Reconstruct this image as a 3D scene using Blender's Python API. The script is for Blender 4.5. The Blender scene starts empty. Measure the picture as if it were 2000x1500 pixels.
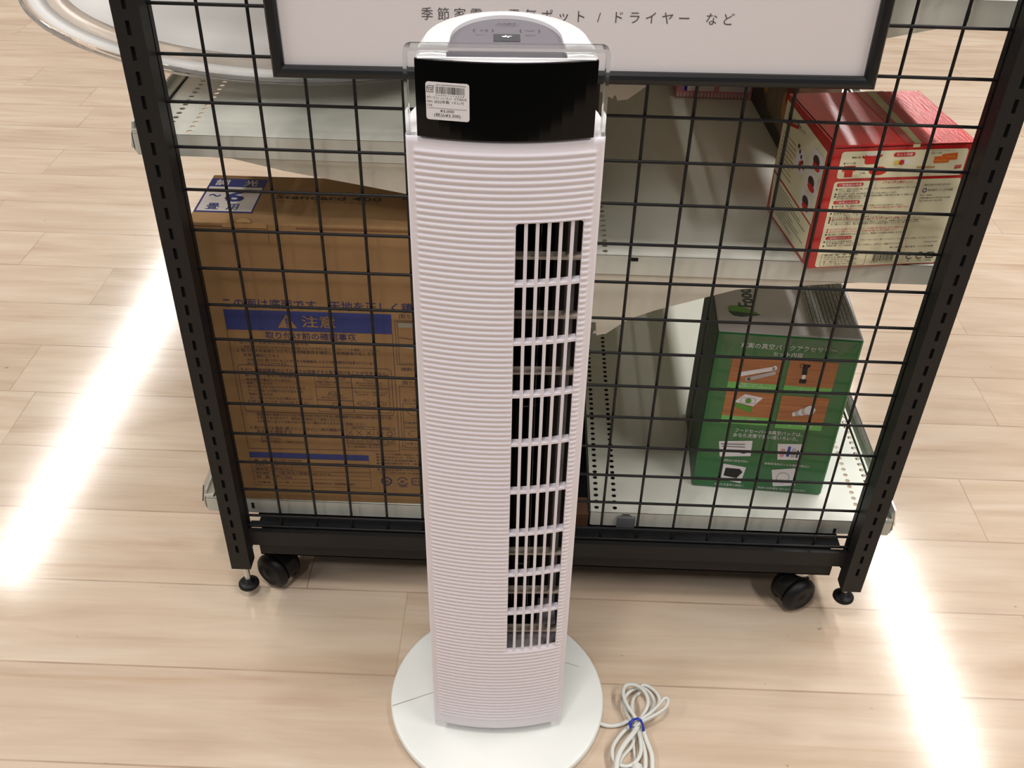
import bpy, math, random
from mathutils import Matrix, Vector, Euler
random.seed(7)
S = bpy.context.scene
COL = S.collection
PI = math.pi

# ------------------------------------------------------------------ camera, world, lamps, exposure
FX = 1959.631
cam_d = bpy.data.cameras.new('camera')
cam_d.sensor_fit = 'HORIZONTAL'; cam_d.sensor_width = 36.0
cam_d.lens = 36.0 * FX / 2000.0
cam_d.clip_start = 0.01; cam_d.clip_end = 60
cam = bpy.data.objects.new('camera', cam_d); COL.objects.link(cam)
R3 = ((0.99931601, 0.03026809, 0.02124532), (0.03524276, -0.60549486, -0.7950685), (-0.01120128, 0.79527342, -0.60614743))
mw = Matrix(((R3[0][0], -R3[1][0], -R3[2][0]), (R3[0][1], -R3[1][1], -R3[2][1]), (R3[0][2], -R3[1][2], -R3[2][2]))).to_4x4()
mw.translation = Vector((-0.04096707, -0.99829819, 1.15972266))
cam.matrix_world = mw
S.camera = cam

world = bpy.data.worlds.new('shop_surroundings'); S.world = world
world.use_nodes = True
bg = world.node_tree.nodes['Background']
bg.inputs['Color'].default_value = (1.0, 0.955, 0.91, 1); bg.inputs['Strength'].default_value = 0.07

def lamp(name, x, y, z, sx, sy, power, col=(1.0, 0.962, 0.918)):
    d = bpy.data.lights.new(name, 'AREA'); d.shape = 'RECTANGLE'; d.size = sx; d.size_y = sy
    d.energy = power; d.color = col
    o = bpy.data.objects.new(name, d); COL.objects.link(o); o.location = (x, y, z)
    return o
CZ = 2.8
for y0 in (-1.3, 0.7, 3.25, 5.0): lamp('ceiling_tube', -2.66, y0, CZ, 0.14, 1.7, 48)
for y0 in (-1.4, 0.45, 2.2, 4.75): lamp('ceiling_tube', 1.93, y0, CZ, 0.14, 1.5, 45)
lamp('ceiling_downlight', -0.15, -0.72, CZ, 0.30, 0.30, 20)
lamp('ceiling_downlight', -0.9, -2.0, CZ, 0.30, 0.30, 10)

S.view_settings.view_transform = 'Standard'; S.view_settings.look = 'None'
S.view_settings.exposure = 0.12; S.view_settings.gamma = 1.0; S.view_settings.use_curve_mapping = False

# ------------------------------------------------------------------ materials
def lin(c):
    return tuple(((v / 255.0) / 12.92 if v / 255.0 <= 0.04045 else ((v / 255.0 + 0.055) / 1.055) ** 2.4) for v in c[:3]) + (1.0,)
def pbr(name, rgb, rough=0.5, metal=0.0, spec=0.5, noise=0.0, nscale=40.0, bump=0.0, bscale=300.0, trans=0.0, ior=1.5, coat=0.0, stretch=(1, 1, 1), rnoise=0.0):
    m = bpy.data.materials.new(name); m.use_nodes = True
    nt = m.node_tree; b = nt.nodes['Principled BSDF']
    c = lin(rgb)
    b.inputs['Base Color'].default_value = c; b.inputs['Roughness'].default_value = rough
    b.inputs['Metallic'].default_value = metal; b.inputs['Specular IOR Level'].default_value = spec
    b.inputs['IOR'].default_value = ior; b.inputs['Transmission Weight'].default_value = trans
    b.inputs['Coat Weight'].default_value = coat; b.inputs['Coat Roughness'].default_value = 0.08
    tc = nt.nodes.new('ShaderNodeTexCoord'); mp = nt.nodes.new('ShaderNodeMapping'); mp.inputs['Scale'].default_value = stretch
    nt.links.new(tc.outputs['Object'], mp.inputs['Vector'])
    if noise > 0:
        n = nt.nodes.new('ShaderNodeTexNoise'); n.inputs['Scale'].default_value = nscale; n.inputs['Detail'].default_value = 4
        nt.links.new(mp.outputs['Vector'], n.inputs['Vector'])
        r = nt.nodes.new('ShaderNodeValToRGB')
        r.color_ramp.elements[0].position = 0.3; r.color_ramp.elements[1].position = 0.7
        r.color_ramp.elements[0].color = tuple(max(0, v * (1 - noise)) for v in c[:3]) + (1,)
        r.color_ramp.elements[1].color = tuple(min(1, v * (1 + noise)) for v in c[:3]) + (1,)
        nt.links.new(n.outputs['Fac'], r.inputs['Fac']); nt.links.new(r.outputs['Color'], b.inputs['Base Color'])
    if bump > 0:
        n2 = nt.nodes.new('ShaderNodeTexNoise'); n2.inputs['Scale'].default_value = bscale; n2.inputs['Detail'].default_value = 3
        nt.links.new(mp.outputs['Vector'], n2.inputs['Vector'])
        bp = nt.nodes.new('ShaderNodeBump'); bp.inputs['Strength'].default_value = bump; bp.inputs['Distance'].default_value = 0.001
        nt.links.new(n2.outputs['Fac'], bp.inputs['Height']); nt.links.new(bp.outputs['Normal'], b.inputs['Normal'])
    return m

M = {}
M['black'] = pbr('black_powder_coat', (30, 29, 29), 0.5, spec=0.3, noise=0.06, bump=0.25, bscale=900)
M['blackflat'] = pbr('black_steel_deck', (22, 24, 27), 0.7, spec=0.25, noise=0.25, nscale=500)
M['wire'] = pbr('black_coated_wire', (18, 18, 21), 0.4, spec=0.35)
M['hollow'] = pbr('painted_recess_shade', (8, 8, 8), 0.9)  # near-black colour painted in for the shade inside slots and gaps
M['shelf'] = pbr('off_white_enamel', (214, 215, 205), 0.3, noise=0.02, nscale=12)
M['bracket'] = pbr('cream_enamel', (214, 208, 192), 0.45, noise=0.02)
M['rail'] = pbr('grey_rail_plastic', (190, 192, 186), 0.35)
M['clip'] = pbr('grey_plastic_clip', (105, 108, 112), 0.5)
M['chrome'] = pbr('zinc_steel', (200, 200, 200), 0.25, metal=1.0)
M['rubber'] = pbr('black_plastic', (18, 18, 19), 0.5, spec=0.35, noise=0.1, nscale=60)
M['fan'] = pbr('fan_white_plastic', (238, 232, 240), 0.35, bump=0.04, bscale=1500)
M['fanw'] = pbr('fan_bright_white_plastic', (244, 243, 244), 0.25)
M['base'] = pbr('fan_base_white', (234, 236, 232), 0.28, noise=0.02, nscale=14)
M['seam'] = pbr('seam_shade', (150, 148, 142), 0.6)
M['gloss'] = pbr('black_gloss_acrylic', (6, 6, 6), 0.06, spec=0.25)
M['greyp'] = pbr('grey_control_surface', (122, 118, 127), 0.35)
M['dgrey'] = pbr('dark_grey_print', (62, 62, 66), 0.4)
M['dispgrey'] = pbr('display_window', (58, 62, 68), 0.15)
M['lblack'] = pbr('black_ink', (22, 22, 22), 0.6)
M['lwhite'] = pbr('white_ink', (245, 245, 245), 0.6)
M['label'] = pbr('white_label_paper', (238, 236, 238), 0.5)
M['clear'] = pbr('clear_acrylic', (240, 244, 244), 0.05, trans=1.0, ior=1.45)
M['film'] = pbr('clear_tape', (232, 236, 226), 0.08, trans=0.95, ior=1.15)
M['rotor'] = pbr('black_rotor_plastic', (10, 10, 11), 0.3)
M['duct'] = pbr('brown_grey_duct', (70, 60, 54), 0.6)
M['rib'] = pbr('cream_inner_plastic', (196, 186, 172), 0.5)
M['cord'] = pbr('white_grey_cord', (214, 214, 208), 0.45)
M['blue'] = pbr('blue_twist_tie', (20, 50, 170), 0.35)
M['sheet'] = pbr('white_board_sheet', (226, 220, 222), 0.45)
M['frame'] = pbr('black_aluminium_frame', (20, 21, 24), 0.35, spec=0.4)
M['ink'] = pbr('charcoal_ink', (78, 72, 72), 0.6)
M['card'] = pbr('kraft_cardboard', (152, 118, 78), 0.75, noise=0.07, nscale=5, bump=0.15, bscale=120, stretch=(1, 1, 6))
M['cardedge'] = pbr('cardboard_cut_edge', (120, 84, 50), 0.85, noise=0.3, nscale=400)
M['cardlight'] = pbr('cardboard_flap', (172, 134, 88), 0.75, noise=0.05, nscale=9)
M['pblue'] = pbr('blue_print', (44, 56, 122), 0.6, noise=0.05, nscale=30)
M['pnavy'] = pbr('navy_print', (56, 50, 92), 0.65)
M['pnavyl'] = pbr('navy_fine_print', (66, 54, 72), 0.7)
M['sticker'] = pbr('white_print_on_card', (215, 208, 205), 0.6, noise=0.03, nscale=60)
M['red'] = pbr('red_printed_card', (196, 36, 34), 0.3, noise=0.10, nscale=9, bump=0.5, bscale=60, coat=0.25, stretch=(6, 1, 1))
M['redp'] = pbr('red_ink', (206, 44, 36), 0.5)
M['cream'] = pbr('cream_printed_panel', (236, 230, 196), 0.4, noise=0.03, nscale=14)
M['creamd'] = pbr('ochre_print', (200, 150, 90), 0.5)
M['orange'] = pbr('orange_print', (226, 104, 36), 0.5)
M['yellow'] = pbr('yellow_print', (226, 204, 90), 0.5)
M['choc'] = pbr('chocolate_print', (70, 40, 28), 0.5)
M['greyprint'] = pbr('grey_print', (150, 146, 130), 0.6)
M['tape'] = pbr('yellowed_tape', (206, 198, 150), 0.15, noise=0.1, nscale=60)
M['green'] = pbr('green_printed_card', (34, 108, 54), 0.28, noise=0.06, nscale=10, coat=0.4)
M['lgreen'] = pbr('light_green_print', (112, 190, 96), 0.4)
M['dgreen'] = pbr('dark_green_print', (30, 62, 40), 0.4)
M['leaf'] = pbr('leaf_green_print', (86, 150, 50), 0.4)
M['silver'] = pbr('silver_grey_card', (178, 174, 176), 0.22, noise=0.03, coat=0.6)
M['white'] = pbr('white_print', (232, 228, 232), 0.5)
M['pink'] = pbr('pink_print', (224, 150, 160), 0.5)
M['darkpack'] = pbr('dark_pack_wrap', (46, 40, 38), 0.4, noise=0.2, nscale=20)
M['tan'] = pbr('tan_photo_print', (128, 112, 92), 0.5, noise=0.3, nscale=30)
M['wine'] = pbr('wine_red_card', (130, 30, 36), 0.4, noise=0.15, nscale=20)
M['wood'] = pbr('wood_photo_print', (176, 112, 66), 0.4, noise=0.22, nscale=14, stretch=(1, 1, 14))
M['brownbase'] = pbr('brown_base_block', (92, 62, 44), 0.7)
M['panelw'] = pbr('unseen_panel_board', (170, 168, 155), 0.6)  # board of the unseen panels added inside the gondola

def milky(name, rgb, tr):
    m = bpy.data.materials.new(name); m.use_nodes = True; nt = m.node_tree
    b = nt.nodes['Principled BSDF']; b.inputs['Base Color'].default_value = lin(rgb); b.inputs['Roughness'].default_value = 0.45
    b.inputs['Transmission Weight'].default_value = tr; b.inputs['IOR'].default_value = 1.3
    tl = nt.nodes.new('ShaderNodeBsdfTranslucent'); tl.inputs['Color'].default_value = lin(rgb)
    mx = nt.nodes.new('ShaderNodeMixShader'); mx.inputs['Fac'].default_value = 0.25
    nt.links.new(b.outputs[0], mx.inputs[1]); nt.links.new(tl.outputs[0], mx.inputs[2])
    nt.links.new(mx.outputs[0], nt.nodes['Material Output'].inputs['Surface'])
    return m
M['milky'] = milky('milky_acrylic', (240, 238, 236), 0.0)
M['frost'] = pbr('frosted_acrylic', (236, 226, 216), 0.25, trans=0.55, ior=1.15)
M['clearthin'] = pbr('thin_clear_acrylic', (250, 250, 250), 0.04, trans=1.0, ior=1.12)

def floor_material():
    m = bpy.data.materials.new('pale_wood_plank_vinyl'); m.use_nodes = True; nt = m.node_tree; N = nt.nodes; L = nt.links
    b = N['Principled BSDF']
    uv = N.new('ShaderNodeUVMap'); uv.uv_map = 'plank'
    rnd = N.new('ShaderNodeAttribute'); rnd.attribute_name = 'plank_random'
    geo = N.new('ShaderNodeTexCoord')
    sh = N.new('ShaderNodeVectorMath'); sh.operation = 'MULTIPLY_ADD'
    L.new(rnd.outputs['Vector'], sh.inputs[0]); sh.inputs[1].default_value = (37, 53, 91); L.new(geo.outputs['Object'], sh.inputs[2])
    def noise(scale, st, det=5, src=sh.outputs[0], dist=0.0):
        mp = N.new('ShaderNodeMapping'); mp.inputs['Scale'].default_value = st; L.new(src, mp.inputs['Vector'])
        n = N.new('ShaderNodeTexNoise'); n.inputs['Scale'].default_value = scale; n.inputs['Detail'].default_value = det; n.inputs['Distortion'].default_value = dist
        L.new(mp.outputs[0], n.inputs['Vector']); return n.outputs['Fac']
    def ramp(src, stops):
        r = N.new('ShaderNodeValToRGB'); e = r.color_ramp.elements
        while len(e) < len(stops): e.new(0.5)
        for i, (p_, c_) in enumerate(stops): e[i].position = p_; e[i].color = lin(c_)
        L.new(src, r.inputs['Fac']); return r.outputs['Color']
    def mix(t, a, c, fac):
        x = N.new('ShaderNodeMix'); x.data_type = 'RGBA'; x.blend_type = t
        if isinstance(fac, float): x.inputs['Factor'].default_value = fac
        else: L.new(fac, x.inputs['Factor'])
        for s_, v in ((6, a), (7, c)):
            if isinstance(v, tuple): x.inputs[s_].default_value = v
            else: L.new(v, x.inputs[s_])
        return x.outputs[2]
    base = ramp(noise(1.0, (2.6, 15, 1), 6, dist=1.0), [(0.28, (198, 175, 152)), (0.46, (209, 188, 166)), (0.60, (215, 196, 175)), (0.78, (222, 206, 188))])
    fine = ramp(noise(1.0, (5, 80, 1), 5, dist=0.8), [(0.30, (222, 217, 212)), (0.65, (255, 255, 255))])
    c = mix('MULTIPLY', base, fine, 0.28)
    band = ramp(noise(1.0, (1.3, 26, 1), 4, dist=1.6), [(0.56, (255, 255, 255)), (0.80, (226, 206, 186))])
    c = mix('MULTIPLY', c, band, 0.45)
    tone = ramp(rnd.outputs['Fac'], [(0.0, (226, 222, 220)), (1.0, (255, 255, 255))])
    c = mix('MULTIPLY', c, tone, 0.45)
    knot = ramp(noise(1.0, (55, 90, 1), 1), [(0.80, (255, 255, 255)), (0.84, (120, 100, 90))])
    c = mix('MULTIPLY', c, knot, 0.5)
    sx = N.new('ShaderNodeSeparateXYZ'); L.new(uv.outputs[0], sx.inputs[0])
    def edge(o, size, w):
        a = N.new('ShaderNodeMath'); a.operation = 'PINGPONG'; L.new(o, a.inputs[0]); a.inputs[1].default_value = size / 2
        q = N.new('ShaderNodeMath'); q.operation = 'LESS_THAN'; L.new(a.outputs[0], q.inputs[0]); q.inputs[1].default_value = w
        return q.outputs[0]
    e1 = edge(sx.outputs['X'], 0.915, 0.0009); e2 = edge(sx.outputs['Y'], 0.149, 0.0013)
    mx = N.new('ShaderNodeMath'); mx.operation = 'MAXIMUM'; L.new(e1, mx.inputs[0]); L.new(e2, mx.inputs[1])
    vis = noise(7.0, (1, 1, 1), 2, geo.outputs['Object'])
    mm = N.new('ShaderNodeMath'); mm.operation = 'MULTIPLY'; L.new(mx.outputs[0], mm.inputs[0]); mr = N.new('ShaderNodeMapRange'); L.new(vis, mr.inputs['Value']); mr.inputs['From Min'].default_value = 0.35; mr.inputs['From Max'].default_value = 0.65; mr.inputs['To Min'].default_value = 0.25; mr.inputs['To Max'].default_value = 0.65; L.new(mr.outputs[0], mm.inputs[1])
    c = mix('MIX', c, lin((140, 112, 92)), mm.outputs[0])
    L.new(c, b.inputs['Base Color'])
    rg = N.new('ShaderNodeMapRange'); L.new(noise(1.0, (4, 40, 1), 3), rg.inputs['Value']); rg.inputs['To Min'].default_value = 0.09; rg.inputs['To Max'].default_value = 0.17
    L.new(rg.outputs[0], b.inputs['Roughness']); b.inputs['Specular IOR Level'].default_value = 0.4
    h = N.new('ShaderNodeMath'); h.operation = 'MULTIPLY_ADD'; L.new(mx.outputs[0], h.inputs[0]); h.inputs[1].default_value = -1.2; L.new(noise(1.0, (34, 170, 1), 3), h.inputs[2])
    bp = N.new('ShaderNodeBump'); bp.inputs['Strength'].default_value = 0.30; bp.inputs['Distance'].default_value = 0.00013
    L.new(h.outputs[0], bp.inputs['Height']); L.new(bp.outputs[0], b.inputs['Normal'])
    return m
M['floor'] = floor_material()

# ------------------------------------------------------------------ object helpers
WM = {}
def reg(o, mat): WM[o.name] = mat
def thing(name, label, cat, loc, rotz=0.0, group=None):
    o = bpy.data.objects.new(name, None); COL.objects.link(o)
    o.empty_display_size = 0.05; o.location = loc; o.rotation_euler = (0, 0, rotz)
    o['label'] = label; o['category'] = cat
    if group: o['group'] = group
    reg(o, Matrix.Translation(loc) @ Matrix.Rotation(rotz, 4, 'Z')); return o

_glyph = {}
def text_geo(body, offset=0.0):
    k = (body, offset)
    if k in _glyph: return _glyph[k]
    c = bpy.data.curves.new('tmp', 'FONT'); c.body = body; c.resolution_u = 2; c.offset = offset
    o = bpy.data.objects.new('tmp', c); COL.objects.link(o)
    dg = bpy.context.evaluated_depsgraph_get()
    me = bpy.data.meshes.new_from_object(o.evaluated_get(dg))
    v = [(p.co.x, p.co.y) for p in me.vertices]; f = [tuple(p.vertices) for p in me.polygons]
    bpy.data.objects.remove(o); bpy.data.curves.remove(c); bpy.data.meshes.remove(me)
    _glyph[k] = (v, f); return _glyph[k]
_r = text_geo('国'); HK = max(p[1] for p in _r[0]) - min(p[1] for p in _r[0]); YK = min(p[1] for p in _r[0])

class MB:
    def __init__(s, M0=None):
        s.v = []; s.f = []; s.fm = []; s.sm = []; s.mats = []; s.M = M0 or Matrix(); s.m = 0
    def use(s, key):
        mt = M[key]
        if mt not in s.mats: s.mats.append(mt)
        s.m = s.mats.index(mt); return s
    def add(s, verts, faces, smooth=False):
        b = len(s.v)
        s.v += [s.M @ Vector(p) for p in verts]
        for f in faces: s.f.append(tuple(i + b for i in f)); s.fm.append(s.m); s.sm.append(smooth)
    def box(s, x0, x1, y0, y1, z0, z1):
        s.add([(x0, y0, z0), (x1, y0, z0), (x1, y1, z0), (x0, y1, z0), (x0, y0, z1), (x1, y0, z1), (x1, y1, z1), (x0, y1, z1)],
              [(0, 3, 2, 1), (4, 5, 6, 7), (0, 1, 5, 4), (1, 2, 6, 5), (2, 3, 7, 6), (3, 0, 4, 7)])
    def prism(s, poly, a, b, fn, smooth=False):
        n = len(poly)
        s.add([fn(u, v, a) for u, v in poly] + [fn(u, v, b) for u, v in poly],
              [tuple(range(n - 1, -1, -1)), tuple(range(n, 2 * n))])
        s.add([fn(u, v, a) for u, v in poly] + [fn(u, v, b) for u, v in poly],
              [(i, (i + 1) % n, n + (i + 1) % n, n + i) for i in range(n)], smooth)
    def strip(s, A, B, closed=False, smooth=True):
        n = len(A); m_ = n if closed else n - 1
        s.add(list(A) + list(B), [(i, (i + 1) % n, n + (i + 1) % n, n + i) for i in range(m_)], smooth)
    def cyl(s, p0, p1, r0, r1=None, seg=20, caps=True):
        r1 = r0 if r1 is None else r1
        p0 = Vector(p0); p1 = Vector(p1); d = (p1 - p0).normalized()
        a = d.orthogonal().normalized(); b = d.cross(a)
        A = [p0 + (a * math.cos(2 * PI * i / seg) + b * math.sin(2 * PI * i / seg)) * r0 for i in range(seg)]
        B = [p1 + (a * math.cos(2 * PI * i / seg) + b * math.sin(2 * PI * i / seg)) * r1 for i in range(seg)]
        s.strip(A, B, True, True)
        if caps: s.add(A, [tuple(range(seg - 1, -1, -1))]); s.add(B, [tuple(range(seg))])
    def lathe(s, prof, c=(0, 0, 0), seg=64, X=None, smooth=True):
        X = X or Matrix.Translation(c)
        rings = [[X @ Vector((r * math.cos(2 * PI * i / seg), r * math.sin(2 * PI * i / seg), z)) for i in range(seg)] for r, z in prof]
        vv = [p for r_ in rings for p in r_]; ff = []
        for k in range(len(rings) - 1):
            for i in range(seg): ff.append((k * seg + i, k * seg + (i + 1) % seg, (k + 1) * seg + (i + 1) % seg, (k + 1) * seg + i))
        s.add(vv, ff, smooth)
    def tube(s, pts, rx, rz=None, seg=10):
        rz = rz or rx; pts = [Vector(p) for p in pts]; rings = []
        up = Vector((0, 0, 1))
        for i, p in enumerate(pts):
            t = (pts[min(i + 1, len(pts) - 1)] - pts[max(i - 1, 0)]).normalized()
            sd = t.cross(up)
            if sd.length < 1e-4: sd = Vector((1, 0, 0))
            sd.normalize(); w = sd.cross(t)
            rings.append([p + sd * rx * math.cos(2 * PI * k / seg) + w * rz * math.sin(2 * PI * k / seg) for k in range(seg)])
        vv = [q for r_ in rings for q in r_]; ff = []
        for j in range(len(rings) - 1):
            for k in range(seg): ff.append((j * seg + k, j * seg + (k + 1) % seg, (j + 1) * seg + (k + 1) % seg, (j + 1) * seg + k))
        s.add(vv, ff, True)
        s.add(rings[0], [tuple(range(seg))]); s.add(rings[-1], [tuple(range(seg - 1, -1, -1))])
    # flat print on a face frame F: (u, v, w) -> point through matrix
    def poly(s, F, pts, w=0.0003):
        s.add([F @ Vector((u, v, w)) for u, v in pts], [tuple(range(len(pts)))])
    def rect(s, F, u0, u1, v0, v1, w=0.0003, r=0.0):
        if r <= 0: s.poly(F, [(u0, v0), (u1, v0), (u1, v1), (u0, v1)], w); return
        s.poly(F, rrect(u0, u1, v0, v1, r), w)
    def frame(s, F, u0, u1, v0, v1, t, w=0.0003, r=0.0):
        if r <= 0:
            s.rect(F, u0, u1, v0, v0 + t, w); s.rect(F, u0, u1, v1 - t, v1, w); s.rect(F, u0, u0 + t, v0 + t, v1 - t, w); s.rect(F, u1 - t, u1, v0 + t, v1 - t, w)
        else:
            A = rrect(u0, u1, v0, v1, r); B = rrect(u0 + t, u1 - t, v0 + t, v1 - t, max(r - t, t * 0.3))
            s.strip([F @ Vector((a, b, w)) for a, b in A], [F @ Vector((a, b, w)) for a, b in B], True, False)
    def line(s, F, a, b, t, w=0.0003):
        a = Vector(a); b = Vector(b); d = (b - a).normalized(); n = Vector((-d.y, d.x)) * t / 2
        s.poly(F, [tuple(a - n), tuple(b - n), tuple(b + n), tuple(a + n)], w)
    def disc(s, F, u, v, ru, rv=None, w=0.0003, seg=24, a0=0, a1=2 * PI):
        rv = rv or ru
        s.poly(F, [(u + ru * math.cos(a0 + (a1 - a0) * i / seg), v + rv * math.sin(a0 + (a1 - a0) * i / seg)) for i in range(seg if a1 - a0 > 6.2 else seg + 1)], w)
    def ring(s, F, u, v, r, t, w=0.0003, seg=28, a0=0.0, a1=2 * PI, sv=1.0):
        full = a1 - a0 > 6.2; n = seg if full else seg + 1
        A = [F @ Vector((u + r * math.cos(a0 + (a1 - a0) * i / seg), v + sv * r * math.sin(a0 + (a1 - a0) * i / seg), w)) for i in range(n)]
        B = [F @ Vector((u + (r - t) * math.cos(a0 + (a1 - a0) * i / seg), v + sv * (r - t) * math.sin(a0 + (a1 - a0) * i / seg), w)) for i in range(n)]
        s.strip(A, B, full, False)
    def text(s, F, body, u, v, h, width=None, w=0.0003, off=0.0, align='L', rot=0.0):
        vv, ff = text_geo(body, off)
        if not vv: return
        k = h / HK; x0 = min(p[0] for p in vv); x1 = max(p[0] for p in vv)
        kx = k if width is None else width / (x1 - x0)
        sh = {'L': 0, 'C': -(x1 - x0) * kx / 2, 'R': -(x1 - x0) * kx}[align]
        cr, sr = math.cos(rot), math.sin(rot); P = []
        for a, b in vv:
            x = (a - x0) * kx + sh; y = (b - YK) * k
            P.append(F @ Vector((u + x * cr - y * sr, v + x * sr + y * cr, w)))
        s.add(P, ff)
    def build(s, name, parent=None, bevel=0.0, local=False, label=None, seg=2):
        me = bpy.data.meshes.new(name)
        V = s.v
        if parent is not None and not local:
            inv = WM[parent.name].inverted(); V = [inv @ p for p in V]
        me.from_pydata([tuple(p) for p in V], [], s.f)
        for mt in s.mats: me.materials.append(mt)
        for p, i, sm in zip(me.polygons, s.fm, s.sm): p.material_index = i; p.use_smooth = sm
        me.update()
        o = bpy.data.objects.new(name, me); COL.objects.link(o)
        if parent is not None: o.parent = parent; reg(o, WM[parent.name])
        else: reg(o, Matrix())
        if bevel > 0:
            b = o.modifiers.new('bevel', 'BEVEL'); b.width = bevel; b.segments = seg; b.limit_method = 'ANGLE'; b.angle_limit = 0.7
            b.harden_normals = False
        if label: o['label'] = label
        return o
def rrect(u0, u1, v0, v1, r, n=5):
    P = []
    for cx, cy, a in ((u1 - r, v0 + r, -PI / 2), (u1 - r, v1 - r, 0), (u0 + r, v1 - r, PI / 2), (u0 + r, v0 + r, PI)):
        P += [(cx + r * math.cos(a + PI / 2 * i / n), cy + r * math.sin(a + PI / 2 * i / n)) for i in range(n + 1)]
    return P
def faceM(O, ang, kind='front'):
    """frame of an upright face: u along the face, v up, w out of it (towards -n); kind top: u, v horizontal, w up"""
    u = Vector((math.cos(ang), math.sin(ang), 0)); n = Vector((-math.sin(ang), math.cos(ang), 0)); z = Vector((0, 0, 1))
    cols = (u, z, -n) if kind == 'front' else (u, n, z)
    m = Matrix.Identity(4)
    for i, c in enumerate(cols):
        for j in range(3): m[j][i] = c[j]
    m.translation = Vector(O); return m
def spline(pts, n=8):
    P = [Vector(p) for p in pts]; out = []
    for i in range(len(P) - 1):
        a = P[max(i - 1, 0)]; b = P[i]; c = P[i + 1]; d = P[min(i + 2, len(P) - 1)]
        for k in range(n):
            t = k / n
            out.append(0.5 * ((2 * b) + (c - a) * t + (2 * a - 5 * b + 4 * c - d) * t * t + (3 * b - a - 3 * c + d) * t ** 3))
    out.append(P[-1]); return out

# ------------------------------------------------------------------ floor
def make_floor():
    W, Ln = 0.149, 0.915
    known = {0: 0.561, -1: -0.2025, 1: 0.713, 4: -0.7818, 5: -0.954, -2: 0.0, 2: -0.03, 3: -0.08, -3: -0.42}
    V = []; F = []; UV = []; RN = []
    for r in range(-14, 55):
        x = known.get(r, random.uniform(0, Ln)); x -= math.ceil((x + 4.0) / Ln) * Ln
        while x < 4.0:
            b = len(V); V += [(x, r * W + .001, 0), (x + Ln, r * W + .001, 0), (x + Ln, r * W + W + .001, 0), (x, r * W + W + .001, 0)]
            F.append((b, b + 1, b + 2, b + 3)); UV.append(((0, 0), (Ln, 0), (Ln, W), (0, W))); RN.append(random.random()); x += Ln
    me = bpy.data.meshes.new('floor'); me.from_pydata(V, [], F)
    me.uv_layers.new(name='plank'); me.color_attributes.new('plank_random', 'FLOAT_COLOR', 'CORNER')
    uv = me.uv_layers['plank']
    for p in me.polygons:
        for j, li in enumerate(p.loop_indices): uv.data[li].uv = UV[p.index][j]
    at = me.color_attributes['plank_random']
    for p in me.polygons:
        for j, li in enumerate(p.loop_indices): q = RN[p.index]; at.data[li].color = (q, (q * 7.3) % 1, (q * 3.1) % 1, 1)
    me.materials.append(M['floor'])
    o = bpy.data.objects.new('floor', me); COL.objects.link(o); o['kind'] = 'structure'
    o['label'] = 'pale wood plank floor'
make_floor()

# ------------------------------------------------------------------ the wheeled gondola
G = thing('display_gondola', 'wheeled shop gondola with black mesh end frame and off-white shelves, behind the tower fan', 'display rack', (0, 0.45, 0))
GT = 1.40
def holed_cell(b, fn, u0, u1, v0, v1, hu, hv, wall, segs=12, depth=0.0015):
    """a rectangular cell with an (elliptic or square) hole"""
    cu = (u0 + u1) / 2; cv = (v0 + v1) / 2; O = []; I = []
    for i in range(segs):
        a = 2 * PI * (i + .5) / segs; c, s_ = math.cos(a), math.sin(a)
        k = 1 / max(abs(c), abs(s_)); O.append([c * k, s_ * k])
        I.append((cu + hu * (c * k if wall == 'sq' else c), cv + hv * (s_ * k if wall == 'sq' else s_)))
    # snap outer points so that corners are corners
    O = [(cu + (u1 - u0) / 2 * a, cv + (v1 - v0) / 2 * c) for a, c in O]
    C = [(u0, v0), (u1, v0), (u1, v1), (u0, v1)]
    for c in C:
        j = min(range(segs), key=lambda q: (O[q][0] - c[0]) ** 2 / (u1 - u0) ** 2 + (O[q][1] - c[1]) ** 2 / (v1 - v0) ** 2); O[j] = c
    b.strip([fn(u, v, 0) for u, v in O], [fn(u, v, 0) for u, v in I], True, False)
    b.strip([fn(u, v, 0) for u, v in I], [fn(u, v, depth) for u, v in I], True, False)

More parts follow.
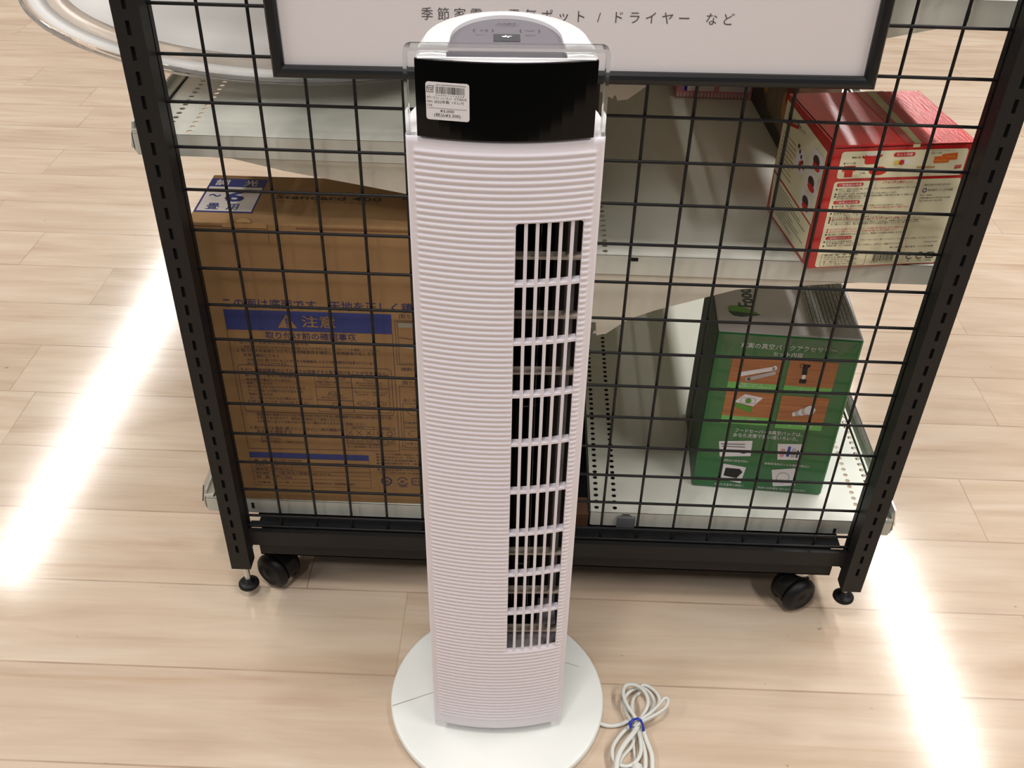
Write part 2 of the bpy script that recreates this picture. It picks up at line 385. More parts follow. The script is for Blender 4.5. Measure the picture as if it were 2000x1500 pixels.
def post(sx):
    b = MB().use('black')
    X = lambda x: sx * x
    z0 = 0.072
    # slotted front flange
    fn = lambda u, v, w: (X(u), -0.030 + w, v)
    z = z0 + 0.028; n = 0
    b.add([fn(.4205, z0, 0), fn(.448, z0, 0), fn(.448, z, 0), fn(.4205, z, 0)], [(0, 1, 2, 3)])
    while z + 0.025 < GT:
        b.add([fn(.4205, z, 0), fn(.4290, z, 0), fn(.4290, z + .025, 0), fn(.4205, z + .025, 0)], [(0, 1, 2, 3)])
        b.add([fn(.4400, z, 0), fn(.448, z, 0), fn(.448, z + .025, 0), fn(.4400, z + .025, 0)], [(0, 1, 2, 3)])
        holed_cell(b, fn, .4290, .4400, z, z + .025, .0021, .0073, 'sq', depth=0.003)
        z += 0.025
    b.add([fn(.4205, z, 0), fn(.448, z, 0), fn(.448, GT, 0), fn(.4205, GT, 0)], [(0, 1, 2, 3)])
    def vb(x0, x1, y0, y1, a, c): b.box(min(X(x0), X(x1)), max(X(x0), X(x1)), y0, y1, a, c)
    vb(.4205, .4215, -.0299, -.007, z0, GT); vb(.447, .448, -.0299, -.007, z0, GT); vb(.4205, .448, -.008, -.007, z0, GT)
    b.box(min(X(.4205), X(.448)), max(X(.4205), X(.448)), -.0299, -.007, z0, z0 + .001)
    b.box(min(X(.4205), X(.448)), max(X(.4205), X(.448)), -.0299, -.007, GT - .001, GT)
    vb(.436, .448, -.007, .004, z0, GT)
    vb(.4240, .448, .004, .013, z0 + .012, GT)
    b.use('hollow'); vb(.424, .446, -.0265, -.0262, z0 + .004, GT - .004)
    p = b.build('post', G)
    f = MB().use('chrome'); cx = X(.436); cy = -.008
    zf = 0.020 if sx < 0 else 0.040
    f.cyl((cx, cy, zf + .007), (cx, cy, z0 + .001), .0042, seg=14)
    f.build('adjuster_stem', p, label='bare metal threaded stem')
    f = MB().use('rubber'); f.lathe([(0.0001, zf - .006), (.0135, zf - .006), (.0150, zf - .004), (.0150, zf - .001), (.0120, zf + .002), (.006, zf + .003), (.0055, zf + .008), (.0001, zf + .008)], (cx, cy, 0), 28)
    f.build('adjuster_foot', p)
post(-1); post(1)

b = MB().use('wire')
for i in range(26):
    z = 0.154 + 0.05 * i
    if z > GT - .03: break
    b.cyl((-.432, -.0028, z), (.432, -.0028, z), .00185, seg=8)
b.cyl((-.424, -.0028, .1335), (.424, -.0028, .1335), .00215, seg=8)
for c in range(0, 18):
    x = (c - 8.5) * .05
    if abs(x) > .42: x = math.copysign(.4335, x)
    b.cyl((x, .0009, .131), (x, .0009, GT - .03), .00180, seg=8)
b.build('wire_net', G)

b = MB().use('black')
b.box(-.4205, .4205, -.012, -.0105, .104, .1305); b.box(-.4205, .4205, -.0105, .003, .1045, .106); b.box(-.4205, .4205, -.0105, -.004, .129, .1305); b.build('cross_beam', G)
b = MB().use('black'); b.box(-.4205, .4205, -.012, -.0105, GT - .03, GT); b.build('cross_beam', G)
b = MB().use('black')
b.box(-.413, .411, .001, .004, .071, .1035); b.box(-.413, .411, .001, .93, .071, .073)
b.box(-.413, -.410, .004, .93, .073, .1035); b.box(.408, .411, .004, .93, .073, .1035)
b.box(.345, .368, .0005, .001, .098, .1005)
b.use('hollow'); b.box(.352, .368, .0003, .0006, .0985, .1005)
b.build('base_beam', G, bevel=0.0006)
b = MB().use('blackflat')
deck = [(-.4165, .028), (-.4165, .93), (.4165, .93), (.4165, .006), (-.424, .006), (-.424, .0165), (-.412, .0165), (-.412, .028)]
b.prism([(x, y) for x, y in deck][::-1], .1215, .1240, lambda u, v, w: (u, v, w))
b.build('base_deck', G)
b = MB().use('brownbase'); b.box(-.05, .0585, .026, .06, .124, .152); b.build('base_block', G, bevel=.001, label='brown block')
b = MB().use('bracket')
b.box(-.018, .018, .0175, .0255, .124, GT); b.build('upright', G)
b = MB().use('bracket'); b.box(-.018, .018, .925, .95, .124, GT); b.build('upright', G)
b = MB().use('panelw'); b.box(-.010, .010, .030, .92, .125, GT - .01); b.build('unseen_centre_panel', G)  # unseen centre panel, added full height to keep side light off the shelves
for x0_, x1_ in ((.019, .470), (-.470, -.019)):
    b = MB().use('panelw'); b.box(x0_, x1_, .928, .934, .125, GT - .01); b.build('unseen_end_panel', G)  # unseen far-end panels, added to darken the shelf interiors

def shelf(side, zt, xin, xout, rows, brk, slots, kind):
    b = MB().use('shelf'); Y0, Y1 = 0.025, 0.925
    X = lambda x: side * x
    fn = lambda u, v, w: (X(u), v, zt - w)
    hw = .0062; xs = [xin]; cells = []
    for r in rows: cells.append((r - hw, r + hw))
    cur = xin
    ys = Y0 + .004
    ny = int((Y1 - Y0 - .008) / .0125)
    for a, c in cells + [(xout, None)]:
        b.add([fn(cur, Y0, 0), fn(a, Y0, 0), fn(a, Y1, 0), fn(cur, Y1, 0)], [(0, 1, 2, 3)])
        if c is None: break
        b.add([fn(a, Y0, 0), fn(c, Y0, 0), fn(c, ys, 0), fn(a, ys, 0)], [(0, 1, 2, 3)])
        for k in range(ny): holed_cell(b, fn, a, c, ys + k * .0125, ys + (k + 1) * .0125, .0034, .0034, 'round', depth=0.001)
        ye = ys + ny * .0125
        b.add([fn(a, ye, 0), fn(c, ye, 0), fn(c, Y1, 0), fn(a, Y1, 0)], [(0, 1, 2, 3)])
        cur = c
    def vb(x0, x1, y0, y1, a, c): b.box(min(X(x0), X(x1)), max(X(x0), X(x1)), y0, y1, a, c)
    # downturned flanges
    fl = [(xin, zt - .022), (xin + .004, zt - .025)]
    P = [(xin + .003, zt - .025), (xin, zt - .022), (xin, zt), (xout, zt), (xout, zt - .017), (xout - .003, zt - .025)]
    for y in (Y0, Y1 - .001): b.prism([(X(u), v) for u, v in P], y, y + .001, lambda u, v, w: (u, w, v))
    vb(xin, xin + .001, Y0, Y1, zt - .022, zt); vb(xout - .001, xout, Y0, Y1, zt - .02, zt)
    b.box(min(X(xout - .030), X(xout - .010)), max(X(xout - .030), X(xout - .010)), Y0 + .003, Y1 - .003, zt - .019, zt - .018)
    # raised lip along the outer edge, its groove's shade painted as a dark strip
    vb(xout - .012, xout - .001, Y0 + .002, Y1 - .002, zt, zt + .0035)
    b.use('hollow'); vb(xout - .0135, xout - .0125, Y0 + .003, Y1 - .002, zt + .0002, zt + .0012)
    for (x, w_, za, zb_) in slots: vb(x - w_ / 2, x + w_ / 2, Y0 - .0004, Y0 - .0001, zt + za, zt + zb_)  # slots drawn as dark patches in place of their inner shade
    s_ = b.build('shelf', G, bevel=0.0)
    c = MB().use('rail')
    for (a, d) in ((.0, .0012),):
        c.prism([(X(u), v) for u, v in [(xout + .0005, zt - .02), (xout + .0045, zt - .018), (xout - .0015, zt + .012), (xout - .004, zt + .012)]], Y0 + .004, Y1 - .004, lambda u, v, w: (u, w, v))
    c.build('price_rail', s_)
    if kind == 'bottom':
        c = MB().use('clear')
        c.prism([(X(u), v) for u, v in [(xout + .0052, zt - .012), (xout + .0068, zt - .012), (xout + .0008, zt + .019), (xout - .0008, zt + .019)]], Y0 + .006, Y1 - .01, lambda u, v, w: (u, w, v))
        c.build('rail_cover', s_, label='clear plastic strip')
    if brk:
        c = MB().use('bracket')
        pts = [(xin, zt - .0255)] + [(xin if x == 'r' else x, zt - .025 + z) for x, z in brk] + [(brk[-1][0] + .03, zt - .0255)]
        for y in (.0265, .920):
            c = MB().use('bracket'); c.prism([(X(u), v) for u, v in pts], y, y + .0016, lambda u, v, w: (u, w, v)); c.build('bracket', s_)
    return s_
BA = [('r', -.0700), (.0450, -.0700), (.0465, -.0855), (.0435, -.0905) if False else (.0425, -.0870), (.0440, -.0835), (.0455, -.0830), (.0472, -.0890), (.0584, -.0865), (.0740, -.0730), (.0850, -.0635), (.1147, -.0500), (.2083, -.0165), (.3300, -.003), (.352, -.001)]
BS = [('r', -.0700), (.0420, -.0870), (.0440, -.0835), (.0455, -.0830), (.0475, -.0890), (.0584, -.0870), (.0820, -.0680), (.1643, -.0405), (.2286, -.029), (.3154, -.0145), (.372, -.0015)]
sh_lo_l = shelf(-1, .157, .060, .488, (.086, .448, .474), None, [(.4205, .004, -.0165, -.006)], 'bottom')
sh_lo_r = shelf(1, .157, .060, .488, (.052 + .0175, .078 + .0175, .443, .470), None, [(.1110, .011, -.006, -.0018), (.4090, .004, -.024, -.015)], 'bottom')
sh_up_l = shelf(-1, .705, .0115, .478, (.0495, .417, .443), BS, [(.383, .004, -.023, -.012)], 'upper')
sh_mid_r = shelf(1, .573, .0115, .474, (.0495, .417, .443), BA, [(.083, .010, -.0065, -.002)], 'upper')
shelf(-1, 1.155, .0115, .478, (.0495, .417, .443), BS, [], 'upper')  # out-of-view upper left shelf, added to shade the shelf below
shelf(1, 1.205, .0115, .478, (.0495, .417, .443), BS, [], 'upper')  # its unseen counterpart on the right, added to block overhead light
sh_top_r = shelf(1, .8725, .0115, .478, (.0495, .417, .443), BS, [(.385, .004, -.021, -.010)], 'upper')
b = MB().use('clip'); b.box(.0985, .1245, .0205, .0245, .131, .152); b.box(.1035, .1195, .0235, .030, .1505, .1535)
b.build('shelf_clip', sh_lo_r, bevel=.0012, label='grey plastic clip')

def caster(cx, cy, yaw):
    T = Matrix.Translation((cx, cy, 0)) @ Matrix.Rotation(yaw, 4, 'Z')
    b = MB(T).use('rubber')
    # hood between the wheels, seen as a quarter shell
    prof = [(-.026, .020), (-.0285, .032), (-.024, .048), (-.008, .0595), (.010, .0595), (.019, .050), (.013, .036), (0, .028), (-.012, .024)]
    b.prism(prof[::-1], -.0085, .0085, lambda u, v, w: (w, u, v))
    b.cyl((0, .006, .052), (0, .006, .0655), .011, seg=18)
    b.build('caster', G, bevel=.0015)
    cast = bpy.data.objects[[o.name for o in G.children if o.name.startswith('caster')][-1]]
    p = MB(T).use('chrome'); p.cyl((0, .006, .0655), (0, .006, .0708), .014, seg=24); p.build('swivel_plate', cast, label='bright metal swivel plate')
    for sx in (-1, 1):
        w = MB(T @ Matrix.Translation((sx * .0095, 0, .0278)) @ Matrix.Rotation(sx * PI / 2, 4, 'Y')).use('rubber')
        w.lathe([(.0001, .0150), (.0070, .0148), (.0078, .0138), (.0160, .0135), (.0172, .0142), (.0220, .0125), (.0262, .0085), (.0278, .0040), (.0278, .001), (.0262, -.0005), (.0001, -.0005)], seg=44)
        w.build('wheel', cast)
caster(-.3965, .0205, math.radians(60))
caster(.3685, .0125, math.radians(-62))
caster(-.3885, .88, math.radians(100))
caster(.3605, .88, math.radians(60))

# ------------------------------------------------------------------ framed sign on the net
SG = thing('framed_sign', 'white sign board in a black frame hung on the black mesh behind the fan top', 'sign', (-.0034, -.020, .792))
x0, x1, z0, z1, t = -.3005, .2946, .7915, 1.2230, .0118
ST = Matrix.Translation((x0, 0, z0)) @ Matrix.Rotation(-.0118, 4, 'Y') @ Matrix.Translation((-x0, 0, -z0))
b = MB(ST).use('frame')
def mitre(p):
    (a, c), (d, e) = p
prof = [(0, .0), (0, .013), (.002, .0155), (.006, .0165), (.0095, .0150), (.0118, .0115), (.0118, .0)]   # (inset, depth towards the viewer)
rings = []
for ins, dep in prof:
    rings.append([(x0 + ins, -.0125 - dep, z0 + ins), (x1 - ins, -.0125 - dep, z0 + ins), (x1 - ins, -.0125 - dep, z1 - ins), (x0 + ins, -.0125 - dep, z1 - ins)])
for i in range(len(rings) - 1): b.strip(rings[i], rings[i + 1], True, False)
b.box(x0 + .002, x1 - .002, -.0125, -.0085, z0 + .002, z1 - .002)
b.build('sign_frame', SG)
b = MB(ST).use('sheet'); b.box(x0 + t - .001, x1 - t + .001, -.0205, -.0160, z0 + t - .001, z1 - t + .001); b.build('sign_sheet', SG)
F = ST @ faceM((0, -.0205, 0), 0)
b = MB().use('ink')
b.text(F, '季 節 家 電   /   電 気 ポ ッ ト   /   ド ラ イ ヤ ー    な ど', -.1505, .8496, .0112, .299, off=-.004)
b.text(F, '調 理 家 電   /   炊 飯 器   /   掃 除 機   /   照 明 器 具', -.152, .8764, .0112, .3665, off=-.004)
b.build('printed_text', SG)
for x in (-.22, .21):
    b = MB(ST).use('chrome'); b.tube(spline([(x, -.0105, 1.205), (x, -.012, 1.228), (x, -.005, 1.236), (x, .005, 1.226), (x, .005, 1.212)]), .0015); b.build('hook', SG)

# ------------------------------------------------------------------ tower fan
FR = thing('tower_fan', 'white ribbed tower fan on a round white base with a black top panel', 'fan', (-.061, -.179, 0), math.radians(2.6))
FM = WM[FR.name]
LEAN = FM @ Matrix.Rotation(-.0043, 4, 'Y')
HW = .0813
fy = lambda x: -.0640 + .0125 * (x / HW) ** 2
b = MB(FM).use('base')
b.lathe([(.0001, .0), (.1385, .0), (.1412, .0012), (.1422, .004), (.1422, .0085), (.1412, .0112), (.139, .0122), (.10, .0128), (.0001, .0130)], seg=128)
b.build('base', FR)
bs = [o for o in FR.children if o.name.startswith('base')][0]
for_seam = 1
FB = FM @ Matrix.Translation((0, 0, 0.0)); FBF = FB
def topline(a, c, t=.0007):
    a = Vector(a); c = Vector(c); d = (c - a).normalized(); n = Vector((-d.y, d.x)) * t / 2
    b = MB(FM).use('seam'); b.add([(p.x, p.y, .01305) for p in (a - n, c - n, c + n, a + n)], [(0, 1, 2, 3)]); b.build('base_seam', bs)
topline((-.1390, -.0195), (-.0805, .0035)); topline((.0780, .056), (.112, .043), .0004)


def dcurve(hw, yf, yc, yb, n=28, front=False):
    P = [(-hw, yf), (hw, yf)] if not front else []
    P += [(hw * math.cos(PI * i / n), yc + (yb - yc) * math.sin(PI * i / n)) for i in range(n + 1)]
    return P
# back shell: a hollow D behind the ribbed front
b = MB(LEAN).use('fanw')
Po = [(HW - .0003, -.0500)] + dcurve(HW - .0003, 0, -.015, .060, front=True) + [(-HW + .0003, -.0500)]
Pi = [(HW - .0025, -.0500)] + dcurve(HW - .0025, 0, -.015, .0575, front=True) + [(-HW + .0025, -.0500)]
for P in (Po, Pi): b.strip([(x, y, .030) for x, y in P], [(x, y, .8262) for x, y in P])
b.add([(x, y, .8262) for x, y in Po] + [(0, -.055, .8262)], [tuple(range(len(Po) + 1))])
b.add([(x, y, .030) for x, y in Po] + [(0, -.055, .030)], [tuple(range(len(Po), -1, -1))])
b.use('duct')
for xx in (.0690, .0745): pass
b.box(.0705, .0720, -.048, .030, .17, .77); b.box(.0, .0715, .0295, .0310, .17, .77)
b.box(-.002, .0, -.048, .0310, .17, .77)
b.use('fan'); b.box(-.002, .072, -.048, .031, .155, .171); b.box(-.002, .072, -.048, .031, .768, .772)
hs = b.build('housing', FR)
b = MB(FM).use('base')
b.prism(dcurve(.064, -.044, -.010, .045), .0125, .0305, lambda u, v, w: (u, v, w), True); b.build('neck', FR)

# ribbed front cover with the outlet opening
HX0, HX1, HZ0, HZ1 = .0095, .0676, .1840, .7535
RZ0, RZ1, PIT = .0455, .8175, .0060
RX0, RX1 = -.0752, .0748
xs = sorted(set([-HW, -.0800, -.0782, RX0, RX0 + .0007, RX0 + .0018, RX0 + .0035] + [(-.0715 + .0081 * k) for k in range(0, 10)] + [HX0 - .0012, HX0 - .0005, HX0] + [HX0 + (HX1 - HX0) * k / 6 for k in range(7)] + [HX1 + .0004, HX1 + .0015, RX1 - .0018, RX1 - .0007, RX1, .0780, .0800, HW]))
xs = [x for i, x in enumerate(xs) if i == 0 or x - xs[i - 1] > 1e-5]
zs = [.0280, .0287, .0300, RZ0 - .004]
nr = int(round((RZ1 - RZ0) / PIT)); PIT = (RZ1 - RZ0) / nr
for k in range(nr): zs += [RZ0 + PIT * (k + j / 6) for j in range(6)]
zs += [RZ1, RZ1 + .004, .8250, .8262]
zs = sorted(zs + [HZ0, HZ1])
def ramp01(t): t = max(0.0, min(1.0, t)); return math.sqrt(t * (2 - t))
def relief(x, z):
    if z <= RZ0 or z >= RZ1: return 0.0
    a = ramp01((x - RX0) / .0022) * ramp01((RX1 - x) / .0022)
    if HZ0 - .001 < z < HZ1 + .001:
        if x <= HX0 + 1e-6: a *= ramp01((HX0 - .0006 - x) / .0014) if x > HX0 - .003 else 1
        elif x >= HX1 - 1e-6: a *= ramp01((x - HX1 - .0002) / .0016)
        else: a = 0
    ph = ((z - RZ0) / PIT) % 1.0
    return a * .00125 * max(0.0, 0.5 - 0.5 * math.cos(2 * PI * ph)) ** 0.8
def fpt(x, z):
    e = 0.0
    ed = min(HW - abs(x), z - .0280, .8262 - z)
    if ed < .0016: e = .0016 - math.sqrt(max(0, .0016 ** 2 - (.0016 - ed) ** 2))
    return (x, fy(x) - relief(x, z) + e, z)
b = MB(LEAN).use('fan')
nx = len(xs); VV = [fpt(x, z) for z in zs for x in xs]; FF = []
for j in range(len(zs) - 1):
    for i in range(nx - 1):
        xm = (xs[i] + xs[i + 1]) / 2; zm = (zs[j] + zs[j + 1]) / 2
        if HX0 < xm < HX1 and HZ0 < zm < HZ1: continue
        FF.append((j * nx + i, j * nx + i + 1, (j + 1) * nx + i + 1, (j + 1) * nx + i))
b.add(VV, FF, True)
# returns of the opening and of the cover edge
hx = [x for x in xs if HX0 - 1e-6 <= x <= HX1 + 1e-6]
for z in (HZ0, HZ1): b.strip([(x, fy(x), z) for x in hx], [(x, fy(x) + .005, z) for x in hx])
for x in (HX0, HX1): b.strip([(x, fy(x), HZ0), (x, fy(x), HZ1)], [(x, fy(x) + .005, HZ0), (x, fy(x) + .005, HZ1)])
for x in (-HW, HW): b.strip([(x, fy(x) + .0016, .0280), (x, fy(x) + .0016, .8262)], [(x, -.046, .0280), (x, -.046, .8262)])
for z in (.0280, .8262): b.strip([(x, fpt(x, z)[1], z) for x in xs], [(x, -.0440, z) for x in xs])
for cx, cz, sx, sz in ((HX0, HZ0, 1, 1), (HX1, HZ0, -1, 1), (HX0, HZ1, 1, -1), (HX1, HZ1, -1, -1)):
    r = .0032; P = [(cx, cz)] + [(cx + sx * r * (1 - math.sin(a)), cz + sz * r * (1 - math.cos(a))) for a in [PI / 2 * k / 5 for k in range(6)]]
    for dy in (.0001,): b.add([(x, fy(x) + dy, z) for x, z in P], [tuple(range(len(P)))])
fc = b.build('front_cover', FR)
b = MB(LEAN).use('fan')
for x in (.0182, .0281, .0382, .0482, .0583):
    P = [(-.0016, .0006), (-.0011, 0), (.0011, 0), (.0016, .0006), (.0013, .0050), (-.0013, .0050)]
    b.prism([(x + u, fy(x) + v) for u, v in P], HZ0 - .0005, HZ1 + .0005, lambda u, v, w: (u, v, w))
for z in (.6915, .6285, .5670, .5055, .4405, .3785, .3145, .2500):
    A = [x for x in hx]
    for (d0, d1, za, zb_) in ((.0006, .0095, z - .0014, z + .0014),):
        b.strip([(x, fy(x) + d0, zb_) for x in A], [(x, fy(x) + d1, zb_) for x in A])
        b.strip([(x, fy(x) + d0, za) for x in A], [(x, fy(x) + d1, za) for x in A])
        b.strip([(x, fy(x) + d0, za) for x in A], [(x, fy(x) + d0, zb_) for x in A])
        b.strip([(x, fy(x) + d1, za) for x in A], [(x, fy(x) + d1, zb_) for x in A])
b.build('grille', fc)
# what shows behind the grille
for z in (.7120, .6495, .5850, .3350, .2710, .2030):
    b = MB(LEAN).use('rib')
    b.box(.0003, .0700, -.0490, -.0410, z - .0015, z + .0015); b.box(.0003, .0700, -.0415, -.0395, z - .0060, z + .0015)
    b.box(.0560, .0700, -.0500, -.0420, z + .0012, z + .0030)
    b.build('inner_rib', hs)
b = MB(LEAN).use('rotor')
cx, cy, rr = .0240, -.0090, .0230
for k in range(22):
    a = 2 * PI * k / 22; c1 = Vector((cx + rr * math.cos(a), cy + rr * math.sin(a))); c2 = Vector((cx + (rr - .007) * math.cos(a + .25), cy + (rr - .007) * math.sin(a + .25)))
    d = (c2 - c1).normalized(); n = Vector((-d.y, d.x)) * .0005
    b.prism([tuple(c1 - n), tuple(c2 - n), tuple(c2 + n), tuple(c1 + n)], .185, .760, lambda u, v, w: (u, v, w))
for z in (.185, .300, .415, .530, .645, .757):
    b.cyl((cx, cy, z), (cx, cy, z + .002), rr, seg=32)
b.cyl((cx, cy, .171), (cx, cy, .768), .0035, seg=12)
b.cyl((cx, cy, .186), (cx, cy, .757), .0150, seg=24)
b.build('blower_rotor', FR)

# upper housing, black panel, cap, control face
UH = .0712
b = MB(LEAN).use('fanw')
Pu = [(x, -.0615 + .0125 * (x / HW) ** 2) for x in [-UH + 2 * UH * k / 12 for k in range(13)]] + [(UH * .965 * math.cos(PI * k / 30), -.020 + .0775 * math.sin(PI * k / 30)) for k in range(31)]
b.prism(Pu, .8255, .8895, lambda u, v, w: (u, v, w), True)
b.build('upper_housing', FR, bevel=.0012)
uh = [o for o in FR.children if o.name.startswith('upper_housing')][0]
b = MB(LEAN).use('fanw')
n = 30
def ringpts(s_, dz):
    return None
out = [(.0672 * math.cos(PI * k / n), -.020 + .0775 * math.sin(PI * k / n)) for k in range(n + 1)]
inn = [(.0450 * math.cos(PI * k / n), -.012 + .0575 * math.sin(PI * k / n)) for k in range(n + 1)]
out = [(.0690, -.0535)] + out + [(-.0690, -.0535)]; inn = [(.0468, -.0535)] + inn + [(-.0468, -.0535)]
mid = [((a[0] * .5 + c[0] * .5), (a[1] * .5 + c[1] * .5)) for a, c in zip(out, inn)]
def off_(P, k): return [(x * k, -.02 + (y + .02) * k) if y > -.05 else (x * k, y) for x, y in P]
L0 = [(x, y, .8875) for x, y in out]; L1 = [(x, y, .8915) for x, y in off_(out, .998)]; L2 = [(x, y, .8932) for x, y in off_(out, .980)]
L3 = [(x, y, .8940) for x, y in mid]; L4 = [(x, y, .8930) for x, y in inn]; L5 = [(x, y, .8880) for x, y in inn]
for A, B_ in ((L0, L1), (L1, L2), (L2, L3), (L3, L4), (L4, L5)): b.strip(A, B_)
# front ends of the rim
for sgn in (1, -1):
    i0 = 0 if sgn == 1 else -1
    P = [L0[i0], L1[i0], L2[i0], L3[i0], L4[i0], L5[i0]]; b.add(P, [tuple(range(6))])
b.box(-.0690, .0690, -.0560, -.0533, .8875, .8915)
b.build('cap_rim', uh, bevel=0)
b = MB(LEAN).use('greyp')
Pg = [(.0466, -.0533)] + [(.0448 * math.cos(PI * k / n), -.012 + .0572 * math.sin(PI * k / n)) for k in range(n + 1)] + [(-.0466, -.0533)]
b.prism(Pg, .8870, .8900, lambda u, v, w: (u, v, w)); b.use('dgrey')
cp = b.build('control_panel', uh)
F = LEAN @ faceM((.0037, 0, .8901), 0, 'top')
b = MB().use('dispgrey'); b.rect(F, -.0140, .0076, -.0130, .0047, .0003); b.build('display', cp, label='dark display window')
b = MB().use('dgrey')
b.text(F, 'C:NET', -.0028, .0305, .0026, .0155, align='C', off=.01)
b.text(F, 'TOWER FAN', -.0028, .0272, .0018, .0190, align='C')
b.text(F, 'CTAS103', -.0028, .0243, .0015, .0140, align='C')
for c_ in (-.0223, .0160):
    b.ring(F, c_ - .0008, .0135, .0075, .0005, a0=PI * .82, a1=PI * 1.18); b.ring(F, c_ + .0008, .0135, .0075, .0005, a0=-PI * .18, a1=PI * .18)
b.ring(F, -.0205, .0138, .0020, .0006, a0=-PI * .6, a1=PI * .6); b.line(F, (-.0250, .0125), (-.0225, .0150), .0006)
b.line(F, (.0122, .0148), (.0160, .0132), .0006); b.line(F, (.0160, .0132), (.0198, .0150), .0006)
b.text(F, '切タイマー', -.0240, .0018, .0019, .0095, align='C'); b.text(F, '電源/切', .0160, .0016, .0019, .0080, align='C')
b.build('printed_text', cp)
b = MB().use('lwhite')
for k in range(4):
    a = k * PI / 2 + .4; u, v = -.0030 + .0024 * math.cos(a), -.0022 + .0020 * math.sin(a)
    b.disc(F, u, v, .0018 if k % 2 == 0 else .0010, .0011, w=.0006)
b.line(F, (-.0075, -.0010), (-.0030, -.0022), .0009, .0006); b.line(F, (-.0030, -.0022), (.0012, -.0018), .0009, .0006)
b.build('fan_icon', cp, label='white fan symbol')
# black panel
b = MB(LEAN).use('gloss')
xa = [-.0712 + .1422 * k / 16 for k in range(17)]; py = lambda x: -.0655 + .0125 * (x / HW) ** 2
ring0 = [(x, py(x)) for x in xa] + [(x, py(x) + .0030) for x in xa[::-1]]
b.prism(ring0, .8282, .8908, lambda u, v, w: (u, v, w), False)
bpan = b.build('front_panel', FR, label='glossy black front panel'); 
for p in bpan.data.polygons: p.use_smooth = False
# price label
xl, xr = -.0630, -.0287; pl = Vector((xl, py(xl), 0)); pr_ = Vector((xr, py(xr), 0)); ang = math.atan2(pr_.y - pl.y, xr - xl)
FL = LEAN @ faceM((xl, py(xl) - .0006, .8436), ang)
b = MB(FL @ Matrix.Identity(4)).use('label'); W_, H_ = .0346, .0305
b.prism(rrect(0, W_, 0, H_, .0022), -.0002, .0002, lambda u, v, w: (u, v, w))
lab = b.build('price_label', bpan, label='white price label')
b = MB().use('lblack')
x = .0078; rs = random.Random(3)
while x < .0312:
    w_ = rs.choice((.00018, .00018, .00036, .0005)); b.rect(FL, x, x + w_, .0215, .0272); x += w_ + rs.choice((.0002, .0003, .0005))
b.build('barcode', lab)
b = MB().use('lblack')
b.text(FL, '-00-0000000000000', .0075, .0279, .0012, .0245)
b.text(FL, '0 4 9 0 0 1 2 7 4 6 0 8', .0080, .0196, .0013, .0225)
b.frame(FL, .0008, .0062, .0222, .0262, .0004); b.text(FL, 'TF', .0014, .0230, .0023, .0042, off=.01)
b.line(FL, (.0008, .0262), (.0022, .0275), .0004); b.line(FL, (.0022, .0275), (.0066, .0275), .0004); b.line(FL, (.0062, .0262), (.0066, .0275), .0004)
b.text(FL, 'タワーファン', .0008, .0168, .0024, .0098); b.text(FL, 'シィーネット', .0118, .0168, .0022, .0090); b.text(FL, 'CTAS10', .0228, .0168, .0024, .0096)
b.text(FL, '3WH', .0008, .0138, .0022, .0044); b.text(FL, '2022年製', .0066, .0136, .0026, .0122); b.text(FL, 'リモコン付', .0206, .0138, .0021, .0096)
b.text(FL, '176', .0010, .0108, .0021, .0040)
b.line(FL, (.0012, .0096), (.0324, .0096), .00022)
b.text(FL, '¥3,000', .0112, .0062, .0028, .0112)
b.text(FL, '(税込¥3,300)', .0063, .0026, .0030, .0212)
b.build('printed_text', lab)
# clear shell round the black panel
b = MB(LEAN).use('clear')
CO, CI = .0820, .0795
def ush(hw, zt, r, n=8):
    P = [(-hw, .8268)] + [(-hw + r - r * math.cos(PI / 2 * k / n), zt - r + r * math.sin(PI / 2 * k / n)) for k in range(n + 1)]
    return P + [(-x, z) for x, z in P[::-1]]
Oq = ush(.0808, .8975, .006); Iq = ush(.0778, .8948, .004)
yA, yB = -.0600, -.0380
def cu(x, y): return y + .0115 * (x / HW) ** 2 if y < -.05 else y
A1 = [(x, cu(x, yA), z) for x, z in Oq]; A2 = [(x, yB, z) for x, z in Oq]; B1 = [(x, cu(x, yA), z) for x, z in Iq]; B2 = [(x, yB, z) for x, z in Iq]
b.strip(A1, A2); b.strip(B2, B1); b.strip(B1, A1); b.strip(A2, B2)
for i in (0, -1): b.add([A1[i], A2[i], B2[i], B1[i]], [(0, 1, 2, 3)])
b.build('clear_cover', FR, label='transparent acrylic hood round the black panel')

# mains cord, tied in a bow
ez = .0032
def loop(pts, zs_):
    if isinstance(zs_, (int, float)): zs_ = [zs_] * len(pts)
    return spline([(p[0], p[1], z) for p, z in zip(pts, zs_)], 7)
b = MB().use('cord'); cr = .0026
def zz(n, zmid, zend=.010): return [zend + (zmid - zend) * max(0.0, math.sin(PI * i / (n - 1))) ** .6 for i in range(n)]
b.tube(loop([(.070, -.2105), (.0764, -.2135), (.0882, -.2159), (.102, -.2138), (.1125, -.2094), (.121, -.2110)], [.0058, .0040, .0032, .0036, .005, .007]), .0030, .0024)
l1 = [(.1204, -.2223), (.1227, -.2125), (.1151, -.199), (.1091, -.1853), (.1076, -.1732), (.1112, -.1637), (.1192, -.1613), (.1287, -.164), (.1367, -.1729), (.1397, -.1849), (.1375, -.196), (.1317, -.2062), (.1258, -.2162), (.1229, -.2222)]
b.tube(loop(l1, zz(14, .019, .012)), cr, cr * .8)
l2 = [(.1198, -.2169), (.1176, -.2112), (.1115, -.1996), (.1085, -.1857), (.1113, -.1744), (.1179, -.1659), (.127, -.1608), (.1376, -.1609), (.1457, -.1688), (.1491, -.1809), (.1456, -.1921), (.1379, -.2024), (.1286, -.2126), (.1231, -.2177)]
